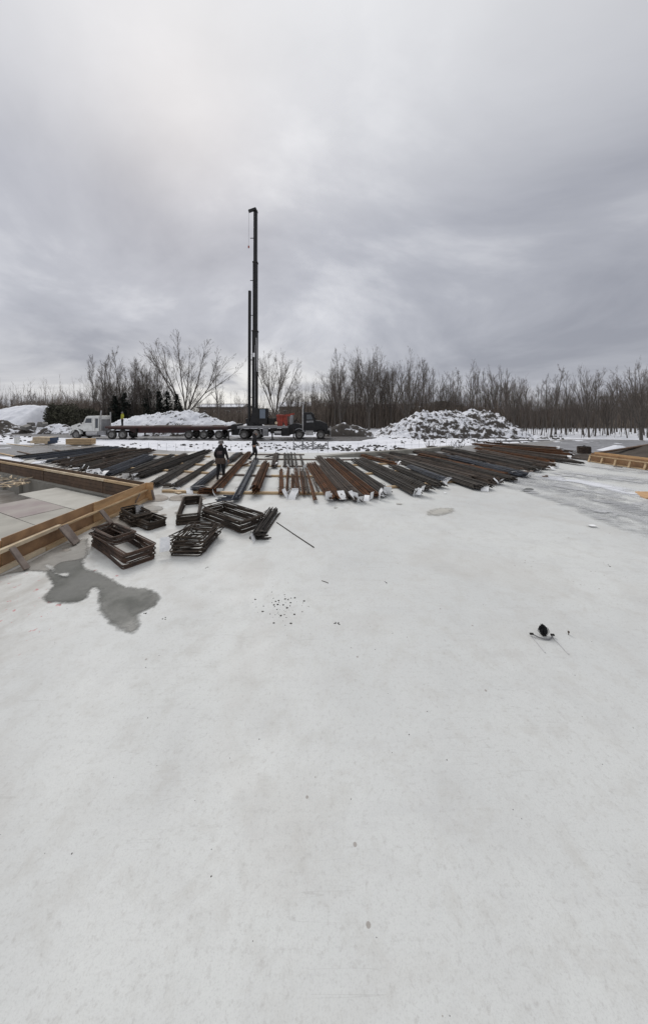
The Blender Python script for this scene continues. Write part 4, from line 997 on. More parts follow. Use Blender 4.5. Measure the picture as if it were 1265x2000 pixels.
# ------------------------------------------------------------------ rebar bundles
def tag_card(parent, p, r, s=1.0, name='tag', flat=False):
    b = MB(); w, h = .10 * s, .15 * s; a = r.uniform(0, 6.28)
    n = 4; pts = []
    T = Matrix.Translation(p) @ Matrix.Rotation(a, 4, 'Z') @ Matrix.Rotation(.12 if flat else r.uniform(.4, 1.3), 4, 'X')
    for j in range(n + 1):
        for x in (-1, 1):
            c_ = math.sin(j * 1.1 + a) * .02 * s
            pts.append(T @ Vector((x * w, (j / n - .5) * 2 * h, c_)))
    m_ = len(pts); pts += [q + T.to_3x3() @ Vector((0, 0, .003)) for q in pts]
    fs = []
    for j in range(n): k = 2 * j; fs += [(k, k + 1, k + 3, k + 2), (m_ + k + 2, m_ + k + 3, m_ + k + 1, m_ + k)]
    b.add(pts, fs); return b.build(name, 'tag', parent)
def bundle(near, far, wpx, m, label, hk=None, tags=0, rows=None, z0=.09, d=.046, flare=0.0, seed=0, cat='rebar bundle', group=None, jit=.16, nb=None, round_=False, wk=1.0):
    r = random.Random(seed * 13 + 5); a, c = G(near[0], near[1], z0), G(far[0], far[1], z0)
    a.z = c.z = 0; L = (c - a).length; D = (c - a).normalized(); N = Vector((D.y, -D.x, 0)) * 1.0
    ppm = F / a.y; W = wpx / ppm / max(.35, abs(N.x) + abs(N.y) * abs(a.x) / a.y * .6)
    W = min(W * wk, .95)
    root = empty('rebar_bundle', a, 0, label, cat, group); b = MB()
    cols = max(2, int(W / d)); rows_ = rows or max(2, min(6, int(cols * .38)))
    if nb and cols * rows_ > nb: cols = max(2, nb // rows_)
    Dl, Nl = D, N
    for q in range(rows_):
        cc = cols - q if not round_ else max(2, int(cols * math.sin(math.pi * (q + .8) / (rows_ + .6))))
        if cc < 1: break
        for k in range(cc):
            if rows_ > 2 and q == rows_ - 1 and r.random() < .35: continue
            off = (k - (cc - 1) / 2) * d + r.gauss(0, .006); z = z0 + d * .5 + q * d * .86 + .035 * mn.noise(Vector((k * .33, seed * 7.3, 0))) * q / max(1, rows_ - 1)
            s0 = r.uniform(-jit, jit) + (r.uniform(-.5, .3) if r.random() < .08 else 0); s1 = L + r.uniform(-jit, jit)
            o2 = off + r.gauss(0, .03) + flare * r.uniform(-1, 1)
            pts = [Dl * s0 + Nl * off + Vector((0, 0, z + r.gauss(0, .004)))]
            for t in (.33, .66): pts.append(Dl * (s0 + (s1 - s0) * t) + Nl * (off + (o2 - off) * t + r.gauss(0, .01)) + Vector((0, 0, z - r.uniform(0, .012))))
            pts.append(Dl * s1 + Nl * o2 + Vector((0, 0, z + flare * r.uniform(0, .6))))
            if hk:  # hooked near end: (length, sideways sign)
                hl, sg = hk; e0 = pts[0]; hv = (Nl * sg + Dl * r.uniform(-.35, .1)).normalized()
                pts = [e0 + hv * hl * r.uniform(.8, 1.15) + Vector((0, 0, r.uniform(-.03, .06))), e0 + hv * .06 - Dl * .03, e0 - Dl * .0 + hv * .015] + pts[1:]
            b.tube(pts, d * .42, 5)
    b.build('bars', m, root)
    hh = rows_ * d * .86
    for t in (.12, .5, .86):
        w = MB(); c0 = Dl * L * t; ring = []
        for k in range(10):
            an = k * math.pi / 5; ring.append(c0 + Nl * math.cos(an) * (W / 2 + .03) * (1 if not round_ else .9) + Vector((0, 0, z0 + hh / 2 + math.sin(an) * (hh / 2 + .02))))
        w.tube(ring, .007, 4, closed=True).build('tie_wire', 'steel', root)
    for k in range(tags):
        tag_card(root, Dl * r.uniform(-.24, .02) + Nl * r.uniform(-W / 2, W / 2) + Vector((0, 0, z0 + r.uniform(.0, hh))), r, r.uniform(.9, 1.5))
    return root
r_, g_, b_, d_ = 'rust', 'steel', 'steel_blue', 'rust_dark'
cname = {r_: 'rusty brown', g_: 'dark grey', b_: 'blue grey', d_: 'dark brown'}
seed = 0
# centre
CEN = [((498, 965), (519, 911), 22, r_, dict(rows=9, round_=True, tags=1, z0=.09), 'thick round rusty rebar bundle with one tag, standing alone on two timbers at centre'),
       ((549, 965), (549.5, 918), 13, r_, dict(rows=3), 'first rusty bundle from the left in the centre front row'),
       ((560, 965), (563, 915), 8, r_, dict(rows=3, tags=2), 'second rusty bundle from the left in the centre front row, with tags'),
       ((570.5, 966), (570, 928), 9, r_, dict(rows=3, tags=1), 'third rusty bundle in the centre front row, the shortest'),
       ((582, 965), (577, 917), 12, r_, dict(rows=3, tags=1), 'fourth rusty bundle from the left in the centre front row'),
       ((593, 965), (586, 917), 9, r_, dict(rows=3), 'fifth rusty bundle from the left in the centre front row'),
       ((602, 965), (592.5, 917), 8, d_, dict(rows=3), 'sixth bundle from the left in the centre front row, dark brown'),
       ((615, 978), (598, 916), 10, r_, dict(rows=3, jit=.05), 'narrow rusty bundle jutting nearest the camera in the centre front row'),
       ((622, 962), (610, 933), 4, d_, dict(rows=2), 'pair of short dark bars at the right end of the centre front row'),
       ((535, 912), (539, 888), 14, d_, dict(rows=5, tags=1), 'dark rusty bundle with tag at the left of the centre rear row'),
       ((556, 911), (555, 886), 5, g_, dict(rows=3), 'first narrow grey bundle in the centre rear row'),
       ((564, 911), (562, 887), 5, g_, dict(rows=3, tags=1), 'second narrow grey bundle in the centre rear row, with tag'),
       ((571, 911), (568.5, 885), 5, g_, dict(rows=3), 'third narrow grey bundle in the centre rear row'),
       ((579, 911), (575, 886), 6, g_, dict(rows=3, tags=1), 'fourth narrow grey bundle in the centre rear row, with tag'),
       ((592, 911), (586, 890), 6, g_, dict(rows=3, tags=1), 'rightmost narrow grey bundle in the centre rear row'),
       ((462, 975), (500, 897), 20, b_, dict(rows=4, hk=(.5, -1)), 'blue grey bundle with hooked ends pointing right, left of the thick round bundle'),
       ((418, 962), (486, 886), 25, r_, dict(rows=5, hk=(.42, -1), tags=2), 'rusty hooked bundle running back from beside the standing worker'),
       ((378, 957), (464, 887), 20, b_, dict(rows=4, hk=(.4, 1), tags=1), 'grey hooked bundle passing behind the worker in the black hoodie'),
       ((343, 950), (417, 902), 16, g_, dict(rows=4, hk=(.4, -1), tags=1), 'grey hooked bundle first to the left of the hooded worker'),
       ((452, 900), (470, 886), 12, d_, dict(rows=4), 'short dark bundle on the slab edge behind the hooded worker'),
       ((520, 893), (545, 886.5), 6, g_, dict(rows=2), 'small grey bundle lying behind the striding worker'),
       ((470, 912), (492, 903), 5, r_, dict(rows=2, jit=.4, flare=.15), 'few loose rusty bars splayed at the feet of the striding worker'),
       ]
for nr, fr, w, m, kw, lb in CEN:
    seed += 1; bundle(nr, fr, w, m, lb, seed=seed, **kw)
# left field
LEFT = [((300, 948), (395, 893), 16, g_, 0), ((310, 940), (372, 905), 12, g_, 0), ((266, 932), (406, 881), 20, g_, 2), ((254, 933), (362, 889), 10, d_, 1), ((240, 929), (336, 890), 12, g_, 0), ((206, 929), (300, 893), 15, b_, 1), ((195, 926), (285, 891), 14, b_, 2),
        ((178, 922), (262, 897), 12, d_, 1), ((163, 921), (270, 889), 12, d_, 2), ((158, 913), (262, 885), 12, g_, 2), ((142, 914), (294, 882.5), 12, d_, 1), ((122, 910), (255, 880), 12, d_, 1), ((147, 902), (262, 877), 9, g_, 1),
        ((108, 905), (245, 878), 11, d_, 0), ((95, 903), (238, 876), 10, b_, 0), ((75, 898), (228, 874.5), 10, b_, 0), ((45, 896), (214, 874), 9, b_, 0), ((30, 894), (200, 875), 8, g_, 0), ((180, 893), (290, 878), 9, d_, 0), ((228, 893), (300, 881), 8, d_, 0),
        ((332, 921), (380, 902), 8, g_, 0), ((132, 900), (240, 880), 9, g_, 1), ((118, 897), (230, 879), 8, g_, 0), ((222, 905), (285, 887), 9, g_, 0), ((205, 911), (275, 890), 9, d_, 0), ((285, 920), (345, 899), 10, g_, 0)]
def near_key(e): return e[0][0]
LS = sorted(LEFT, key=near_key); words = ['first', 'second', 'third', 'fourth', 'fifth', 'sixth', 'seventh', 'eighth', 'ninth', 'tenth', 'eleventh', 'twelfth', 'thirteenth', 'fourteenth', 'fifteenth', 'sixteenth', 'seventeenth', 'eighteenth', 'nineteenth', 'twentieth', 'twenty-first', 'twenty-second', 'twenty-third', 'twenty-fourth', 'twenty-fifth', 'twenty-sixth', 'twenty-seventh', 'twenty-eighth', 'twenty-ninth', 'thirtieth', 'thirty-first', 'thirty-second', 'thirty-third', 'thirty-fourth', 'thirty-fifth', 'thirty-sixth', 'thirty-seventh', 'thirty-eighth', 'thirty-ninth', 'fortieth']
for i, (nr, fr, w, m, t) in enumerate(LS):
    seed += 1
    lb = f'{cname[m]} tagged bundle, near end {words[i]} from the left in left steel field' if t else f'{cname[m]} untagged bundle, near end {words[i]} from the left in left steel field'
    bundle(nr, fr, w, m, lb, seed=seed, tags=t, hk=(.35, 1) if i in (22, 25) else None, nb=84, wk=1.6, rows=4, group='rebar bundles fanned across the left of the slab')
RIGHT = [((654, 974), (607, 907), 26, r_, 3, .09), ((677, 972), (627, 912), 18, d_, 1, .09), ((700, 976), (621, 894), 20, d_, 3, .09), ((727, 970), (642, 898), 24, r_, 2, .09), ((742, 966), (655, 897), 18, g_, 3, .09), ((756, 961), (674, 906), 16, g_, 1, .09),
         ((813, 964), (692, 900), 22, g_, 3, .09), ((837, 957), (706, 897), 18, g_, 0, .09), ((860, 950), (768, 913), 20, g_, 1, .09), ((868, 939), (800, 913), 18, b_, 3, .09), ((776, 908), (708, 891), 12, r_, 3, .09),
         ((943, 953), (778, 898), 26, g_, 1, .09), ((925, 935), (745, 889), 14, d_, 0, .09), ((968, 943), (792, 893), 20, d_, 2, .09), ((985, 930), (820, 890), 12, r_, 0, .09), ((1001, 938), (852, 899), 14, g_, 0, .09), ((1010, 925), (860, 889), 12, b_, 1, .09),
         ((1025, 930), (885, 894), 14, b_, 1, .09), ((1022, 918), (865, 882), 10, d_, 0, .09), ((1052, 919), (918, 888), 14, g_, 2, .09), ((1040, 909), (890, 880), 10, g_, 0, .09), ((1064, 914), (935, 883), 11, d_, 1, .09), ((1080, 911), (942, 882), 9, d_, 1, .09), ((1075, 902), (930, 877), 10, r_, 0, .09),
         ((1134, 906), (1040, 893), 8, g_, 0, .09), ((1092, 899), (950, 877), 10, d_, 2, .09), ((1110, 896), (965, 875), 10, d_, 1, .09), ((1112, 889), (940, 871.5), 9, r_, 2, .09), ((1095, 883), (925, 868.5), 9, r_, 1, .09), ((1118, 884), (985, 869), 9, d_, 1, .09), ((1085, 877), (950, 866), 8, r_, 1, .09),
         ((880, 905), (745, 883), 9, g_, 0, .09), ((905, 898), (790, 880), 9, d_, 0, .09), ((945, 906), (830, 884), 9, g_, 0, .09), ((870, 893), (775, 877), 8, d_, 0, .09), ((930, 889), (840, 874), 8, g_, 0, .09)]
RS = sorted(RIGHT, key=near_key)
for i, (nr, fr, w, m, t, z) in enumerate(RS):
    seed += 1
    lb = f'{cname[m]} tagged bundle, near end {words[i]} from the left in right steel field' if t else f'{cname[m]} untagged bundle, near end {words[i]} from the left in right steel field'
    bundle(nr, fr, w, m, lb, seed=seed, tags=t, z0=z, hk=(.3, -1) if i in (26, 17) else None, nb=110, wk=1.3 if nr[0] < 880 else 1.9, rows=4, group='rebar bundles fanned across the right of the slab')
def tuft(px, py, m, label, seed, n=22, s=.55):
    r = random.Random(seed); p = G(px, py); b = MB()
    for k in range(n):
        x = r.uniform(-.5, .5); b.tube([(x, r.uniform(-.2, .2), .06 + .3 * (k % 3) * .2), (x + r.uniform(-.3, .3), r.uniform(-.3, .3), .2 + s * r.random())], .014, 4)
    tag(b.build('rebar_offcuts', m, loc=p), label, 'rebar offcuts')
tuft(893, 877, 'steel', 'bristling heap of short dark bars on the back edge of the right steel', 3)
tuft(842, 877, 'rust', 'bristling heap of short rusty bars left of the dark one on the back edge', 4, 16)
tuft(970, 870, 'rust_dark', 'spiky heap of brown bars at the far back of the right steel', 5, 18, .4)
# coil of wire
b = MB(); r = random.Random(9)
for k in range(18): b.tube([(math.cos(t * .524) * (.42 + .04 * r.random()), math.sin(t * .524) * .4, .05 + k * .028 + .01 * r.random()) for t in range(12)], .02, 4, closed=True)
o = b.build('wire_coil', 'rust_dark', loc=G(1140, 886)); tag(o, 'dark brown steel coil standing alone right of the steel field', 'coil'); tag_card(o, Vector((0.05, 0, .6)), r, .8)
b = MB(); b.box((0, 0, .04), (.22, .12, .07)); b.box((.1, .03, .08), (.1, .1, .05), .5)
tag(b.build('brick_scrap', 'wood_wet', loc=G(1064, 932.5), bevel=.01), 'small dark scrap block alone on the slab right of the steel', 'scrap')

# ------------------------------------------------------------------ stirrup stacks
def stirrup_stack(P, A, B, n, label, m='stirrup', jit=.02, z0=0.0, dz=.0165, rad=.0135, seed=0, rot=.02, tilt=0.0, tagp=None, world=None):
    r = random.Random(seed + 40)
    if world: p, a, bb = world
    else: p, a, bb = G(*P, z0), G(*A, z0), G(*B, z0)
    p = p.copy(); U = (a - p); la = U.length; U.normalize(); V = (bb - p); V = V - U * V.dot(U); lb_ = V.length; V.normalize()
    cen = p + U * la / 2 + V * lb_ / 2; root = empty('stirrup_stack', (cen.x, cen.y, z0), 0, label, 'stirrup stack')
    b = MB(); rc = .055; n = int(n * 1.45)
    for k in range(n):
        z = .012 + k * dz; ja, jb = la / 2 * (1 + r.gauss(0, .01)), lb_ / 2 * (1 + r.gauss(0, .015)); an = r.gauss(0, rot); off = Vector((r.gauss(0, jit), r.gauss(0, jit), 0))
        tx, ty = r.gauss(0, tilt), r.gauss(0, tilt); pts = []
        for (sx, sy, a0) in ((1, 1, 0), (-1, 1, 90), (-1, -1, 180), (1, -1, 270)):
            for q in (0, 45, 90):
                x = sx * (ja - rc) + rc * math.cos(R(a0 + q)); y = sy * (jb - rc) + rc * math.sin(R(a0 + q)); pts.append((x, y))
        W = []
        for x, y in pts:
            x2, y2 = x * math.cos(an) - y * math.sin(an), x * math.sin(an) + y * math.cos(an)
            W.append(U * x2 + V * y2 + off + Vector((0, 0, max(.012, z + tx * x2 + ty * y2 + abs(tilt) * .2))))
        b.tube(W, rad, 5, closed=True)
        # closing hook folded inward at one corner
        c0 = W[1]; inw = (-(U + V)).normalized(); b.tube([c0, c0 + inw * .13 + Vector((0, 0, .006))], rad, 4)
    b.build('stirrups', m, root)
    if tagp: tag_card(root, G(*tagp, z0 + .25) - root.location, r, 1.0)
    return root
stirrup_stack((242, 1112), (180, 1064), (297, 1087), 13, 'largest stirrup stack, long rectangle of dark steel nearest the camera', 'stirrup_rust', seed=1, jit=.012)
stirrup_stack(None, None, None, 8, 'small rusty stirrup stack resting on the far end of the largest stack', 'stirrup_rust', z0=.285, seed=2, jit=.03,
              world=(G(222, 1066, .285), G(180, 1046, .285), G(257, 1050, .285)))
stirrup_stack((262, 1030), (235, 1014), (283, 1015), 14, 'tall dark stirrup stack against the formwork with a white tag', seed=3, jit=.025, rot=.05, tagp=(273, 995))
stirrup_stack((290, 1037), (254, 1022), (313, 1022), 9, 'low dark stirrup stack touching the tagged one by the formwork', seed=4, jit=.015)
stirrup_stack((345, 1027), (359, 987), (386, 1026), 13, 'narrow upright stirrup stack receding from the camera, left of the widest one', seed=5, jit=.015)
stirrup_stack((472, 1043), (394, 1014), (500, 1022), 15, 'wide slanting stirrup stack left of the short bar bundle', seed=6, jit=.03, rot=.03, tilt=.02)
stirrup_stack((336, 1085), (396, 1084), (328, 1048), 15, 'messy stirrup stack with jutting loops and a white tag', seed=7, jit=.035, rot=.09, tilt=.05, tagp=(322, 1063))
# one loose loop leaning on the messy stack
b = MB(); p0 = G(398, 1066); b.tube([p0 + Vector(q) for q in ((-.05, 0, .02), (0, 0, .04), (.0, .02, .3), (-.04, .03, .36), (-.34, .1, .40), (-.38, .1, .36))], .0105, 5)
tag(b.build('loose_stirrup', 'stirrup'), 'single bent stirrup leg leaning on the right side of the messy stack', 'stirrup')
bundle((500, 1052), (534, 1003), 30, g_, 'short thick bundle of grey bars with a white tag among the stirrups', rows=6, z0=.0, hk=(.2, 1), tags=1, seed=90, jit=.05, d=.04, cat='rebar bundle')
tag(MB().tube([G(540, 1020, .012), G(575, 1044, .012), G(613, 1069, .012)], .011, 6).build('loose_rebar', 'steel'), 'single thin bar lying on the pale slab right of the stirrups', 'rebar')
# grit and mud crumbs
b = MB(); r = random.Random(8)
for k in range(70):
    px, py = r.gauss(548, 24), r.gauss(1186, 14); s = r.choice([.006, .008, .012, .02]); q = G(px, py)
    if py < 1150: continue
    b.add([q + Vector((math.cos(j * 1.257) * s * r.uniform(.7, 1.3), math.sin(j * 1.257) * s * r.uniform(.7, 1.3), 0)) for j in range(5)] + [q + Vector((0, 0, s * .6))], [(j, (j + 1) % 5, 5) for j in range(5)])
for k in range(420):
    q = Vector((r.uniform(-4.5, 6), r.uniform(1.2, 9), 0)); s = r.choice([.003, .004, .006])
    if mn.noise(q * .8) < -.05: continue
    b.add([q + Vector((math.cos(j * 1.257) * s * r.uniform(.7, 1.3), math.sin(j * 1.257) * s, 0)) for j in range(5)] + [q + Vector((0, 0, s * .6))], [(j, (j + 1) % 5, 5) for j in range(5)])
for px, py in ((655, 1217), (662, 1218), (1190, 1105), (752, 1138), (283, 1199), (404, 1109), (320, 1208), (1056, 960)):
    for t in range(4):
        q = G(px + r.uniform(-3, 3), py + r.uniform(-2, 2)); s = .012
        b.add([q + Vector((math.cos(j * 1.257) * s, math.sin(j * 1.257) * s, 0)) for j in range(5)] + [q + Vector((0, 0, s * .6))], [(j, (j + 1) % 5, 5) for j in range(5)])
tag(b.build('mud_crumbs', 'soil'), 'brown mud crumbs scattered on the frosted slab', 'mud', kind='stuff')
tag(MB().tube([G(628, 1134, .005), G(637, 1137, .007), G(641, 1139, .005)], .005, 5).build('nail', 'rust_dark'), 'small dark nail lying alone on the slab', 'nail')
# snow lump and white tag scrap on the slab
for (x, y, s, lb) in ((1155, 1026, 1.1, 'crumpled white tag lying on the slab below the tyre tracks'), (1002, 942, .9, 'white tag on the slab at the nearest bundle ends on the right'), (949, 953, .9, 'white tag on the slab beside the longest grey bundle'), (869, 962, .6, 'small white scrap on the slab below the tagged bundles')):
    o = tag_card(None, G(x, y, .04), rnd, s * .6, 'paper_tag', True); tag(o, lb, 'tag')

# ------------------------------------------------------------------ bent steel hanger with brush, front
def hanger():
    c = G(1061, 1247); root = empty('steel_hanger', c, R(-4), 'small bent grey steel hanger lying at the front right of the slab', 'hanger')
    h = [(-.142, .035, .03), (-.125, .03, .03), (-.07, -.012, .018), (.0, -.03, .014), (.06, -.03, .014), (.105, .0, .02), (.135, .02, .03)]
    MB().tube(h, .0085, 8).build('curved_bar', 'galv', root, smooth=True)
    for x in (-.14, .137): MB().lathe([(0, -.022), (.014, -.022), (.014, .022), (0, .022)], 10, 'X', (x, .03, .034)).build('bolt_end', 'frame', root)
    for x in (-.14, .135): MB().beam((x, .03, .008), (x * 1.04, -.27, .006), .012, .004).build('strap', 'strap_pale', root)
    o = empty('bristle_brush', G(1061, 1241), 0, 'small black bristle brush head standing behind the bent steel hanger', 'brush')
    b = MB(); r = random.Random(1)
    for k in range(300):
        x, y = r.gauss(0, .016), r.gauss(0, .012); t = r.uniform(-.02, .015) - abs(x) * .9
        b.tube([(x * .8, y, .02), (x * 1.6, y * 1.5, .07), (x * 1.25 + r.gauss(0, .003), y * 1.1, .135 + t)], .0028, 3)
    b.build('bristles', 'bristle', o); MB().box((0, 0, .014), (.055, .05, .024)).build('block', 'frame', o, bevel=.005)
hanger()
o = MB().lathe([(0, .05), (.012, .048), (.012, .03), (.005, .028), (.005, -.0)], 12).build('anchor_bolt', 'rust_dark', loc=G(1110, 1240)); tag(o, 'small dark anchor bolt sticking out of the slab right of the hanger', 'bolt')

# ------------------------------------------------------------------ trucks
def wheel(parent, x, y, r=.53, w=.3, rimm='rim', dual=False):
    """y = outer face, wheel runs inward along +y"""
    t = MB().lathe([(r * .6, 0), (r * .9, -.02), (r * .98, .03), (r, .08), (r, w - .06), (r * .92, w), (r * .55, w)], 24, 'Y', (x, y, r)).build('wheel', 'rubber', parent, smooth=True)
    MB().lathe([(0, .03), (.09, .0), (.11, .05), (r * .35, .09), (r * .5, .05), (r * .6, .01), (r * .6, .1)], 20, 'Y', (x, y, r)).build('rim', rimm, t, smooth=False)
    return t
YT = 37.2; GZ = -.04
def XT(px): return (px - CX) * YT / F
def semi():
    x0 = XT(135); root = empty('semi_truck', (x0, YT, GZ), 0, 'white conventional semi truck tractor facing left, hitched to the flatbed', 'truck')
    Wd = 2.3
    P = lambda b, n, m, pr=root, **k: b.build(n, m, pr, **k)
    # hood, cab, sleeper outlines in x (along truck, 0 = bumper) and z
    P(MB().side([(.05, .75), (.0, 1.3), (.15, 1.62), (1.35, 2.02), (1.62, 2.05), (1.62, 1.1), (1.45, 1.1), (1.2, 1.22), (.6, 1.22), (.36, .75)], .12, Wd - .12), 'hood', 'white', bevel=.05)
    P(MB().side([(1.6, .95), (1.6, 2.02), (1.95, 2.72), (2.15, 2.82), (3.05, 2.84), (3.05, .95)], .08, Wd - .08), 'cab', 'white', bevel=.05)
    sl = P(MB().side([(3.07, .95), (3.07, 2.8), (3.45, 2.84), (3.5, 2.8), (3.5, .95)], .1, Wd - .1), 'sleeper', 'white', bevel=.04)
    P(MB().side([(3.12, 1.35), (3.12, 2.5), (3.42, 2.5), (3.42, 1.35)], .07, .09), 'side_window', 'glass', sl)
    dr = P(MB().side([(1.75, 1.0), (1.75, 2.0), (1.98, 2.6), (2.75, 2.6), (2.75, 1.0)], .055, .075), 'door', 'white')
    P(MB().side([(1.85, 1.98), (2.05, 2.52), (2.68, 2.52), (2.68, 1.98)], .035, .05), 'window', 'glass', dr); P(MB().box((2.62, .04, 1.7), (.16, .03, .04)), 'handle', 'chrome', dr)
    P(MB().add([(1.63, .2, 2.08), (1.63, Wd - .2, 2.08), (1.93, Wd - .25, 2.68), (1.93, .25, 2.68)], [(0, 1, 2, 3)]), 'windscreen', 'glass')
    f = MB(); n = 9; arc = [(.72 + .66 * math.cos(R(180 - 180 * k / n)), .6 + .68 * math.sin(R(180 - 180 * k / n))) for k in range(n + 1)]; inner = [(.72 + .57 * math.cos(R(180 - 180 * k / n)), .6 + .58 * math.sin(R(180 - 180 * k / n))) for k in range(n + 1)]
    f.side(arc + inner[::-1], -.02, .4); P(f, 'mudguard', 'white')
    P(MB().box((-.02, Wd / 2, .62), (.14, Wd - .1, .36)), 'bumper', 'chrome', bevel=.03); P(MB().box((-.03, Wd / 2, 1.2), (.06, 1.0, .7)), 'grille', 'chrome')
    P(MB().box((.12, .09, 1.28), (.24, .06, .2)), 'headlight', 'chrome', bevel=.03)
    P(MB().side([(.95, 1.5), (.95, 1.62), (1.2, 1.72), (1.28, 1.6)], .095, .115), 'air_intake', 'frame')
    P(MB().box((3.6, Wd / 2, .85), (5.8, .9, .25)), 'chassis', 'frame'); P(MB().box((2.45, .5, .36), (1.9, .12, .22)), 'side_step', 'frame'); P(MB().box((1.6, Wd / 2, .5), (1.3, 1.0, .5)), 'underbody_filler', 'frame'); P(MB().lathe([(0, 0), (.32, 0), (.32, 1.35), (0, 1.35)], 20, 'X', (2.0, .34, .72)), 'fuel_tank', 'chrome', smooth=False)  # dark box between the wheels is added to hide bright snow under the cab
    P(MB().box((3.85, .35, .75), (1.0, .5, .5)), 'tool_box', 'grey_paint', bevel=.02); P(MB().box((4.75, .4, .85), (.5, .4, .4)), 'battery_box', 'grey_paint', bevel=.02)
    P(MB().tube([(3.62, .3, .9), (3.62, .3, 3.1), (3.68, .3, 3.45)], .075, 10), 'exhaust_stack', 'chrome'); P(MB().tube([(3.62, Wd - .3, .9), (3.62, Wd - .3, 3.3)], .075, 10), 'exhaust_stack', 'chrome')
    P(MB().box((1.55, -.12, 2.15), (.08, .18, .55)), 'mirror', 'frame', bevel=.02); P(MB().tube([(1.75, .1, 2.4), (1.6, -.12, 2.4)], .015, 5), 'mirror_arm', 'frame')
    P(MB().box((5.55, Wd / 2, 1.15), (.9, .9, .12)), 'fifth_wheel', 'frame'); P(MB().box((3.56, Wd / 2, 1.7), (.08, 1.6, 1.4)), 'headboard', 'grey_paint')
    for x in (.84, 5.1, 6.42):
        wheel(root, x, .0 if x < 1 else .02); t = wheel(root, x, Wd - .3)
    for x in (5.1, 6.42): P(MB().box((x, .3, 1.2), (.5, .5, .03)), 'mud_flap', 'frame')
semi()
def trailer():
    x0 = XT(205); L = XT(443) - x0; root = empty('flatbed_trailer', (x0, YT, GZ), 0, 'long dark red flatbed trailer behind the white semi truck', 'trailer'); Wd = 2.5
    P = lambda b, n, m, pr=root, **k: b.build(n, m, pr, **k)
    P(MB().box((L / 2, Wd / 2, 1.52), (L, Wd, .10)), 'deck', 'deck')
    P(MB().box((L / 2, 0, 1.43), (L, .06, .20)), 'side_rail', 'trailer'); P(MB().box((L / 2, Wd, 1.43), (L, .06, .20)), 'side_rail', 'trailer')
    for y in (.55, Wd - .55): P(MB().side([(.0, 1.45), (L, 1.45), (L, 1.1), (L - 5, 1.0), (9.3, .72), (3.2, .72), (2.6, 1.1), (0, 1.2)], y - .06, y + .06), 'main_beam', 'trailer')
    cr = MB()
    for k in range(26): cr.box((.3 + k * (L - .6) / 25, Wd / 2, 1.42), (.08, Wd - .1, .1))
    P(cr, 'cross_members', 'frame'); P(MB().box((L + .03, Wd / 2, 1.35), (.06, Wd, .35)), 'tail_board', 'trailer')
    for y in (.35, Wd - .35):
        lg = P(MB().beam((3.6, y, .25), (3.6, y, 1.4), .14, .14), 'landing_leg', 'frame'); P(MB().box((3.6, y, .22), (.3, .3, .05)), 'foot', 'frame', lg)
    for px in (368, 397, 427):
        x = XT(px) - x0; wheel(root, x, .02, .53, .28, 'rim'); wheel(root, x, Wd - .3, .53, .28, 'rim'); P(MB().beam((x, .2, .53), (x, Wd - .2, .53), .14, .14), 'axle', 'frame')
    P(MB().box((L - 1.0, Wd / 2, .62), (.06, 2.2, .5)), 'mud_flap', 'frame')
    sn = P(MB().box((L * .75, Wd * .6, 1.59), (3.0, 1.2, .04)), 'snow_dusting', 'snow_clean')
    for i, (xx, ln, y) in enumerate([(7.8, 4.5, .7), (11.2, 5.2, 1.4)]):
        o = MB()
        for k in range(6): o.beam((x0 + xx - ln / 2, YT + y + k * .1, GZ + 1.62), (x0 + xx + ln / 2, YT + y + k * .1, GZ + 1.62), .09, .09)
        tag(o.build('timber_bearers', 'wood_wet'), ['row of dark timbers lying on the middle of the trailer deck', 'row of dark timbers lying on the rear of the trailer deck'][i], 'timbers')
trailer()
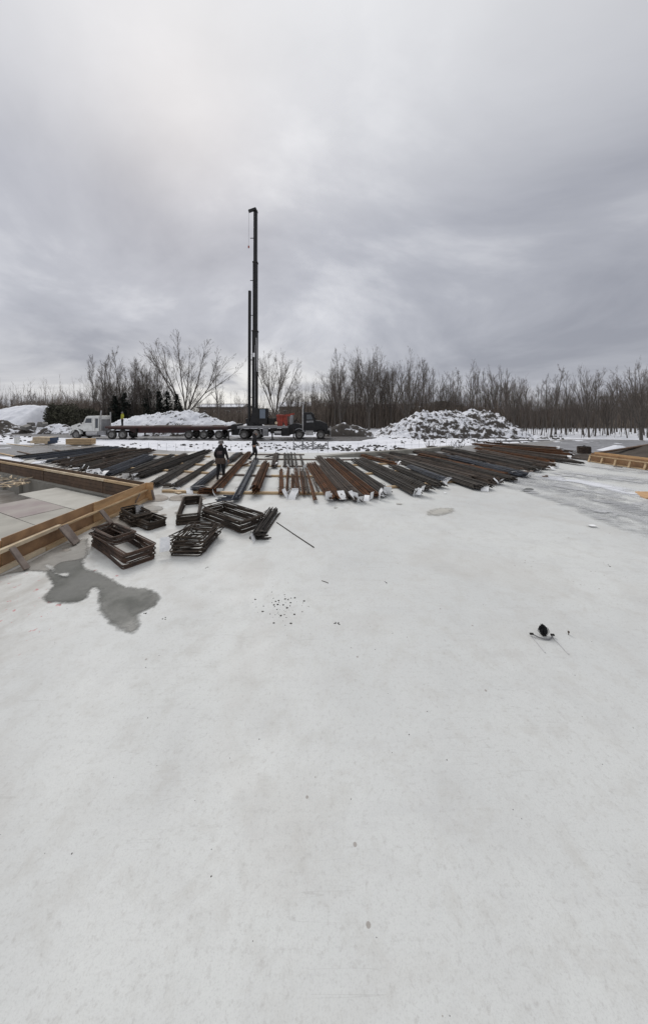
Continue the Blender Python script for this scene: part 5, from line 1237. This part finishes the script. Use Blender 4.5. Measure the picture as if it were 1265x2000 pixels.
def crane():
    x0 = XT(450); root = empty('crane_truck', (x0, YT, GZ), 0, 'black boom crane truck facing right with its mast raised almost upright', 'crane truck'); Wd = 2.5
    X = lambda px: XT(px) - x0
    P = lambda b, n, m, pr=root, **k: b.build(n, m, pr, **k)
    Z = lambda py: ZP(py, YT) - GZ
    L = X(648)
    P(MB().box((X(548) , Wd / 2, 1.0), (11.6, 1.0, .35)), 'chassis', 'frame')
    P(MB().side([(X(463), Z(837)), (X(463), Z(832)), (X(562), Z(832)), (X(562), Z(836))], .0, Wd), 'deck', 'grey_paint', bevel=.02)
    P(MB().side([(X(451), Z(850)), (X(450), Z(830)), (X(455), Z(828)), (X(465), Z(828)), (X(467), Z(850))], .15, Wd - .15), 'rear_housing', 'black', bevel=.05)
    n = 10; xa, xb = X(466), X(511); cxm = (xa + xb) / 2; w = (xb - xa) / 2
    outer = [(xa, .6)] + [(xa + .15, 1.15), (xa + .5, 1.38), (xb - .5, 1.38), (xb - .15, 1.15), (xb, .6)]; inner = [(xb - .08, .6), (xb - .22, 1.1), (xb - .52, 1.3), (xa + .52, 1.3), (xa + .22, 1.1), (xa + .08, .6)]
    P(MB().side(outer + inner, -.03, .5), 'mudguard', 'grey_paint')
    P(MB().box((X(518), .3, Z(844)), (.62, .5, .95)), 'tool_box', 'grey_paint', bevel=.02); P(MB().box((X(533), .5, Z(841)), (.7, .8, .7)), 'hydraulic_tank', 'frame', bevel=.03)
    P(MB().lathe([(0, 0), (.3, 0), (.3, .85), (0, .85)], 18, 'X', (X(535), .3, .75)), 'fuel_tank', 'chrome'); P(MB().box((X(557), .8, Z(842)), (.95, 1.4, 1.2)), 'engine_housing', 'black', bevel=.03)
    # turntable, mast, cab
    tt = P(MB().lathe([(0, 0), (.75, 0), (.75, .35), (.6, .42), (0, .42)], 24, 'Z', (X(489), Wd / 2, Z(832))), 'turntable', 'black')
    sup = P(MB().side([(X(484), Z(834)), (X(488), Z(808)), (X(494), Z(795)), (X(505), Z(798)), (X(507), Z(834))], .7, 1.8), 'boom_support', 'black', bevel=.03)
    # boom leaning a little away: lower box section then telescoped sections
    ym = 1.25; xm = X(493.2)
    sec = [(832, 640, .62), (650, 500, .52), (505, 395, .42)]
    for k, (ya, yb, s) in enumerate(sec):
        lean = .012
        za, zb = Z(ya), Z(yb); P(MB().beam((xm, ym + lean * za, za), (xm + .0, ym + lean * zb, zb), s * 1.05, s, 0), 'boom_section', 'black', bevel=.03)
        P(MB().beam((xm, ym + lean * zb, zb - .12), (xm, ym + lean * zb, zb + .03), s * 1.2, s * 1.15), 'boom_collar', 'frame')
    P(MB().beam((X(482.6), 1.0, Z(830)), (X(483), 1.2, Z(560)), .3, .3), 'hoist_mast', 'black', bevel=.02)
    P(MB().tube([(X(499), .95, Z(825)), (X(498.8), 1.0, Z(730))], .09, 10), 'lift_cylinder', 'frame'); P(MB().tube([(X(498.8), 1.0, Z(735)), (X(496.5), 1.1, Z(655))], .055, 10), 'piston_rod', 'chrome')
    P(MB().tube([(X(494.5), .93, Z(829)), (X(494.5), 1.0, Z(670))], .03, 6), 'hydraulic_hose', 'chrome'); P(MB().box((X(500), .8, Z(728)), (.16, .4, .5)), 'cable_guide', 'frame')
    P(MB().beam((X(481), 1.15, Z(400)), (X(495), 1.4, Z(392)), .3, .3), 'boom_head', 'black', bevel=.03); P(MB().tube([(X(481.5), 1.1, Z(400)), (X(481.5), 1.0, Z(470))], .012, 5), 'hoist_cable', 'frame')
    P(MB().box((X(481.5), 1.0, Z(473)), (.16, .12, .3)), 'hook_block', 'red', bevel=.03)
    for s_y in (455, 540, 610, 700, 775): P(MB().box((X(488), 1.05, Z(s_y)), (.45, .06, .07)), 'mast_bracket', 'frame')
    P(MB().box((X(492), .94, Z(690)), (.22, .02, .5)), 'warning_plate', 'tag')
    P(MB().box((X(480.5), 1.1, Z(823)), (.5, .6, .65)), 'counterweight', 'black', bevel=.03)
    cb = P(MB().side([(X(505), Z(829)), (X(504.5), Z(799)), (X(506), Z(797)), (X(521), Z(797)), (X(522), Z(802)), (X(520), Z(829))], .35, 1.2), 'operator_cab', 'black', bevel=.03)
    P(MB().side([(X(506), Z(817)), (X(506), Z(799)), (X(517), Z(799)), (X(517), Z(817))], .31, .33), 'cab_window', 'glass_blue', cb)
    P(MB().box((X(528), 1.2, Z(823)), (.9, 1.0, .8)), 'winch', 'frame', bevel=.05)
    # red folding rig and grey cylinder
    rg = P(MB().side([(X(540), Z(832)), (X(538), Z(811)), (X(541), Z(809)), (X(543), Z(809)), (X(558), Z(811)), (X(560), Z(832)), (X(556), Z(832)), (X(552), Z(824)), (X(549), Z(832))], .6, 1.6), 'red_rig', 'red')
    P(MB().beam((X(540), .55, Z(813)), (X(574), .55, Z(808)), .1, .16), 'rig_arm', 'red', rg); P(MB().beam((X(538), .5, Z(811)), (X(566), .5, Z(812)), .1, .14), 'rig_arm', 'red', rg)
    P(MB().beam((X(549), .5, Z(832)), (X(550), .5, Z(812)), .1, .12), 'rig_post', 'red', rg); P(MB().lathe([(0, 0), (.17, 0), (.17, .06), (0, .06)], 14, 'Y', (X(538), .5, Z(826))), 'hose_reel', 'wood_pale', rg)
    P(MB().lathe([(0, 0), (.26, 0), (.26, 1.1), (0, 1.15)], 16, 'Z', (X(568), .7, Z(829))), 'air_cleaner', 'grey_paint')
    hs = MB(); r = random.Random(3)
    for k in range(14): a = Vector((X(r.uniform(562, 585)), r.uniform(.3, 1.2), Z(r.uniform(822, 834)))); hs.tube([a, a + Vector((r.uniform(-.5, .5), r.uniform(-.2, .2), r.uniform(.0, .5))), a + Vector((r.uniform(-.6, .6), r.uniform(-.2, .2), r.uniform(-.5, .2)))], .04, 5)
    P(hs, 'hose', 'frame')
    P(MB().side([(X(561), Z(850)), (X(560), Z(832)), (X(576), Z(826)), (X(588), Z(830)), (X(590), Z(845))], .3, Wd - .3), 'body_housing', 'black', bevel=.04)
    # cab facing right
    P(MB().side([(X(590), .85), (X(590), Z(806.5)), (X(594), Z(804.5)), (X(608), Z(805)), (X(612), Z(809)), (X(616), Z(822)), (X(616), .85)], .1, Wd - .1), 'cab', 'black', bevel=.05)
    P(MB().side([(X(615), Z(846)), (X(615), Z(821)), (X(625), Z(822)), (X(637), Z(827)), (X(641), Z(833)), (X(641.5), Z(848)), (X(634), Z(848)), (X(632), Z(841)), (X(620), Z(841))], .15, Wd - .15), 'hood', 'black', bevel=.05)
    dr = P(MB().side([(X(597), 1.0), (X(597), Z(808)), (X(609), Z(808)), (X(613), Z(821)), (X(613), 1.0)], .07, .09), 'door', 'black'); P(MB().side([(X(598.5), Z(819)), (X(598.5), Z(809.5)), (X(607), Z(809.5)), (X(611), Z(819))], .045, .06), 'window', 'glass', dr)
    P(MB().beam((X(598), .05, Z(823.5)), (X(612), .05, Z(823)), .02, .22), 'door_stripe', 'grey_paint', dr)
    P(MB().add([(X(616.4), .25, Z(820)), (X(616.4), Wd - .25, Z(820)), (X(612.4), Wd - .28, Z(809)), (X(612.4), .28, Z(809))], [(3, 2, 1, 0)]), 'windscreen', 'glass')
    for s in (.12, Wd - .12): st = P(MB().tube([(X(591), s, .9), (X(591), s, Z(800)), (X(592), s, Z(790))], .085, 10), 'exhaust_stack', 'chrome' if s < 1 else 'frame')
    arcn = 9
    for px, m_, a_ in ((584, 'grey_paint', .74), (626, 'black', .78)):
        f = MB(); c_ = X(px); o1 = [(c_ + a_ * math.cos(R(180 - 180 * k / arcn)), .6 + a_ * math.sin(R(180 - 180 * k / arcn))) for k in range(arcn + 1)]; i1 = [(c_ + (a_ - .09) * math.cos(R(180 - 180 * k / arcn)), .6 + (a_ - .1) * math.sin(R(180 - 180 * k / arcn))) for k in range(arcn + 1)]
        f.side(o1 + i1[::-1], -.04, .45); P(f, 'mudguard', m_)
    P(MB().box((X(604), .25, .75), (.95, .45, .55)), 'step_box', 'chrome', bevel=.02); P(MB().box((X(604), .0, .95), (1.0, .12, .04)), 'step', 'grey_paint')
    P(MB().box((X(643), Wd / 2, .75), (.16, Wd, .5)), 'bumper', 'frame', bevel=.03); P(MB().box((X(641), .2, 1.2), (.1, .3, .25)), 'headlight', 'chrome', bevel=.03)
    P(MB().tube([(X(645), .2, .2), (X(645), .2, 1.6)], .05, 6), 'bumper_guard', 'chrome'); P(MB().box((X(613), -.15, Z(813)), (.08, .2, .5)), 'mirror', 'frame')
    for px in (476, 500.5, 584, 626): wheel(root, X(px), .0, .54, .32, 'rim'); wheel(root, X(px), Wd - .32, .54, .32)
    # outriggers set down on the snow on the near side
    for px, yo in ((453.5, -1.4), (533, -.5), (575, -1.1)):
        og = P(MB().tube([(X(px) * 1.0, yo, .05), (X(px), yo, 1.15)], .085, 8), 'outrigger', 'frame'); P(MB().lathe([(0, 0), (.32, 0), (.3, .05), (0, .06)], 14, 'Z', (X(px), yo, .0)), 'foot_pad', 'frame', og); P(MB().beam((X(px), yo, 1.05), (X(px), .9, 1.05), .2, .22), 'outrigger_beam', 'frame', og)
crane()

# ------------------------------------------------------------------ people
def skin(name, chains, m, parent, sub=1):
    """chains: list of lists of (x,y,z,rx,ry); equal first points are welded so limbs grow from one body"""
    vs, es, rd, key = [], [], [], {}
    for ch in chains:
        prev = None
        for q in ch:
            k = tuple(round(c, 4) for c in q[:3])
            if k not in key: key[k] = len(vs); vs.append(q[:3]); rd.append((q[3], q[4] if len(q) > 4 else q[3]))
            i = key[k]
            if prev is not None and prev != i: es.append((prev, i))
            prev = i
    me = bpy.data.meshes.new(name); me.from_pydata(vs, es, []); o = bpy.data.objects.new(name, me); C.objects.link(o)
    o.modifiers.new('skin', 'SKIN')
    if not me.skin_vertices: me.attributes  # layer made by the modifier
    for i, (a, b) in enumerate(rd): me.skin_vertices[0].data[i].radius = (a, b)
    me.skin_vertices[0].data[0].use_root = True
    s = o.modifiers.new('subdivision', 'SUBSURF'); s.levels = s.render_levels = sub
    o.modifiers['skin'].use_smooth_shade = True
    me.materials.append(M[m]); o.parent = parent; return o
def person(loc, rz, label, pose, top='hoodie', legs='trouser', hat='helmet', belt=True, glove='skin', printed=False):
    root = empty('person', loc, rz, label, 'person')
    V = Vector; pel = V((0, 0, .95)); ch = V((0, .0, 1.25)); nk = V((0, .01, 1.50)); lean = pose.get('lean', 0)
    def ln(p): return V((p.x, p.y + lean * (p.z - .95), p.z))
    ch, nk = ln(ch), ln(nk); hd = ln(V((0, .03, 1.62))); crown = ln(V((0, .02, 1.72)))
    J = {}
    for s, n in ((-1, 'L'), (1, 'R')):
        J['hip' + n] = V((s * .1, 0, .92)); J['knee' + n] = V(pose['knee' + n]); J['ank' + n] = V(pose['ank' + n]); J['toe' + n] = J['ank' + n] + V((s * .03, .17, -.05))
        J['sh' + n] = ln(V((s * .19, 0, 1.43))); J['el' + n] = V(pose['el' + n]); J['wr' + n] = V(pose['wr' + n])
    def arm(n, k=1.0): a, b, c = J['sh' + n], J['el' + n], J['wr' + n]; return [(*a, .062 * k), (*((a + b) / 2), .055 * k), (*b, .046 * k), (*((b + c) / 2), .042 * k), (*c, .03 * k)]
    def leg(n, k=1.0): a, b, c = J['hip' + n], J['knee' + n], J['ank' + n]; return [(*a, .095 * k), (*((a + b) / 2), .08 * k), (*b, .06 * k), (*(b.lerp(c, .35)), .058 * k), (*c, .04 * k)]
    body = [[(*pel, .14, .1), (*ln(V((0, 0, 1.1))), .13, .095), (*ch, .15, .11), (*nk, .058), (*hd, .078, .092), (*crown, .066, .08)]]
    for n in 'LR':
        body.append([(*ch, .15, .11)] + arm(n)); body.append([(*pel, .14, .1)] + leg(n))
        w = J['wr' + n]; dirv = (w - J['el' + n]).normalized(); pm = w + dirv * .055; body.append([(*w, .03), (*pm, .034, .02)])
        side = V((1, 0, 0)) if abs(dirv.x) < .7 else V((0, 1, 0)); side = (side - dirv * side.dot(dirv)).normalized(); fwd = dirv.cross(side)
        for q, (o_, l_) in enumerate(((-.027, .062), (-.009, .075), (.009, .07), (.026, .055))):
            b0 = pm + side * o_ + dirv * .03; b1 = b0 + dirv * l_ * .5 + fwd * .008; b2 = b1 + dirv * l_ * .35 + fwd * .025; body.append([(*pm, .034, .02), (*b0, .0095), (*b1, .009), (*b2, .0075)])
        t0 = w + dirv * .02 + side * .03; body.append([(*pm, .034, .02), (*t0, .011), (*(t0 + dirv * .035 + side * .02), .0095), (*(t0 + dirv * .06 + side * .018), .008)])
    bd = skin('body', body, 'skin', root)
    face = MB()
    jk = [[(*(pel + V((0, 0, -.1))), .2, .155), (*ln(V((0, 0, 1.1))), .19, .15), (*ch, .215, .16), (*ln(V((0, 0, 1.42))), .17, .125), (*ln(V((0, 0, 1.52))), .085, .08)]]
    for n in 'LR': jk.append([(*ch, .215, .16)] + [(a, b, c, d * 1.5) for a, b, c, d in arm(n)])
    jacket = skin('jacket', jk, top, root)
    hood = MB().lathe([(0, .0), (.13, .02), (.14, .08), (.10, .16), (.09, .2)], 14, 'Z', ln(V((0, -.03, 1.44)))); hood.build('hood', top, jacket, smooth=True)
    if printed:
        c = ln(V((0, -.175, 1.28))); MB().box(c, (.22, .03, .15)).build('back_print', 'print', jacket)
    tr = [[(*(pel + V((0, 0, .02))), .165, .125), (*(pel + V((0, 0, -.08))), .155, .12)]]
    for n in 'LR': tr.append([(*(pel + V((0, 0, -.08))), .155, .12)] + [(a, b, c, d * 1.38) for a, b, c, d in leg(n)])
    skin('trousers', tr, legs, root)
    for n in 'LR':
        a, t = J['ank' + n], J['toe' + n]; skin('boot', [[(*(a + V((0, -.03, .06))), .055), (*(a + V((0, -.03, -.02))), .052), (*((a + t) / 2), .05, .045), (*t, .042, .035)]], 'boot', root)
    h = MB().lathe([(.155, -.012), (.15, .0), (.125, .01), (.122, .05), (.105, .1), (.07, .135), (.0, .15)], 20, 'Z', crown + V((0, 0, -.02))); h.build('hard_hat', hat, root, smooth=True)
    for s in (-1, 1): MB().lathe([(0, -.01), (.016, -.004), (.018, .006), (0, .012)], 8, 'Y', hd + V((s * .03, .088, .02))).build('eye', 'rubber', bd)
    MB().tube([hd + V((0, .09, .01)), hd + V((0, .115, -.025)), hd + V((0, .092, -.03))], [.01, .016, .01], 6).build('nose', 'skin', bd)
    if belt:
        bt = MB().lathe([(.185, -.05), (.195, -.04), (.195, .03), (.185, .04)], 20, 'Z', (0, 0, .99)); bo = bt.build('tool_belt', 'leather', root); bo.scale = (1, .8, 1)
        for x, y, w in ((-.13, -.14, .16), (.12, -.15, .15), (.19, -.02, .1), (-.2, -.02, .1), (0.0, -.165, .1)): MB().box((x, y * 1.15, .88), (w, .07, .24)).build('pouch', 'leather', bo, bevel=.015)
    if glove != 'skin':
        for n in 'LR':
            w = J['wr' + n]; dv = (w - J['el' + n]).normalized(); skin('glove', [[(*(w - dv * .03), .042), (*(w + dv * .05), .05, .035), (*(w + dv * .12), .04, .03)]], glove, root)
    return root
p = G(431, 937); person(p, R(0), 'worker from behind in black hoodie with faded back print, tool belt and hard hat',
       dict(kneeL=(-.12, .03, .5), ankL=(-.15, 0, .08), kneeR=(.12, .04, .5), ankR=(.13, .02, .08), elL=(-.27, -.02, 1.16), wrL=(-.22, .12, .96), elR=(.28, 0, 1.16), wrR=(.31, .1, .92), lean=.02), printed=True)
p = G(496, 899); wk2 = person(p, R(-70), 'worker in dark clothes striding past the far steel with grey hard hat and pale glove',
       dict(kneeL=(-.1, .16, .5), ankL=(-.1, .12, .1), kneeR=(.1, -.02, .5), ankR=(.1, -.32, .14), elL=(-.26, .06, 1.16), wrL=(-.22, .28, 1.02), elR=(.26, .02, 1.16), wrR=(.24, .22, .98), lean=.1), glove='glove', belt=False); wk2.scale = (1.06,) * 3
p = AT(239, YT + 1.1, GZ + 1.57); o = person(p, R(150), 'worker in yellow vest standing on the front of the trailer deck',
       dict(kneeL=(-.1, .02, .5), ankL=(-.12, 0, .08), kneeR=(.1, .02, .5), ankR=(.12, 0, .08), elL=(-.26, -.02, 1.16), wrL=(-.2, .1, .95), elR=(.26, -.02, 1.16), wrR=(.2, .1, .95), lean=0), top='hivis', belt=False)
o.scale = (.95, .95, .95)
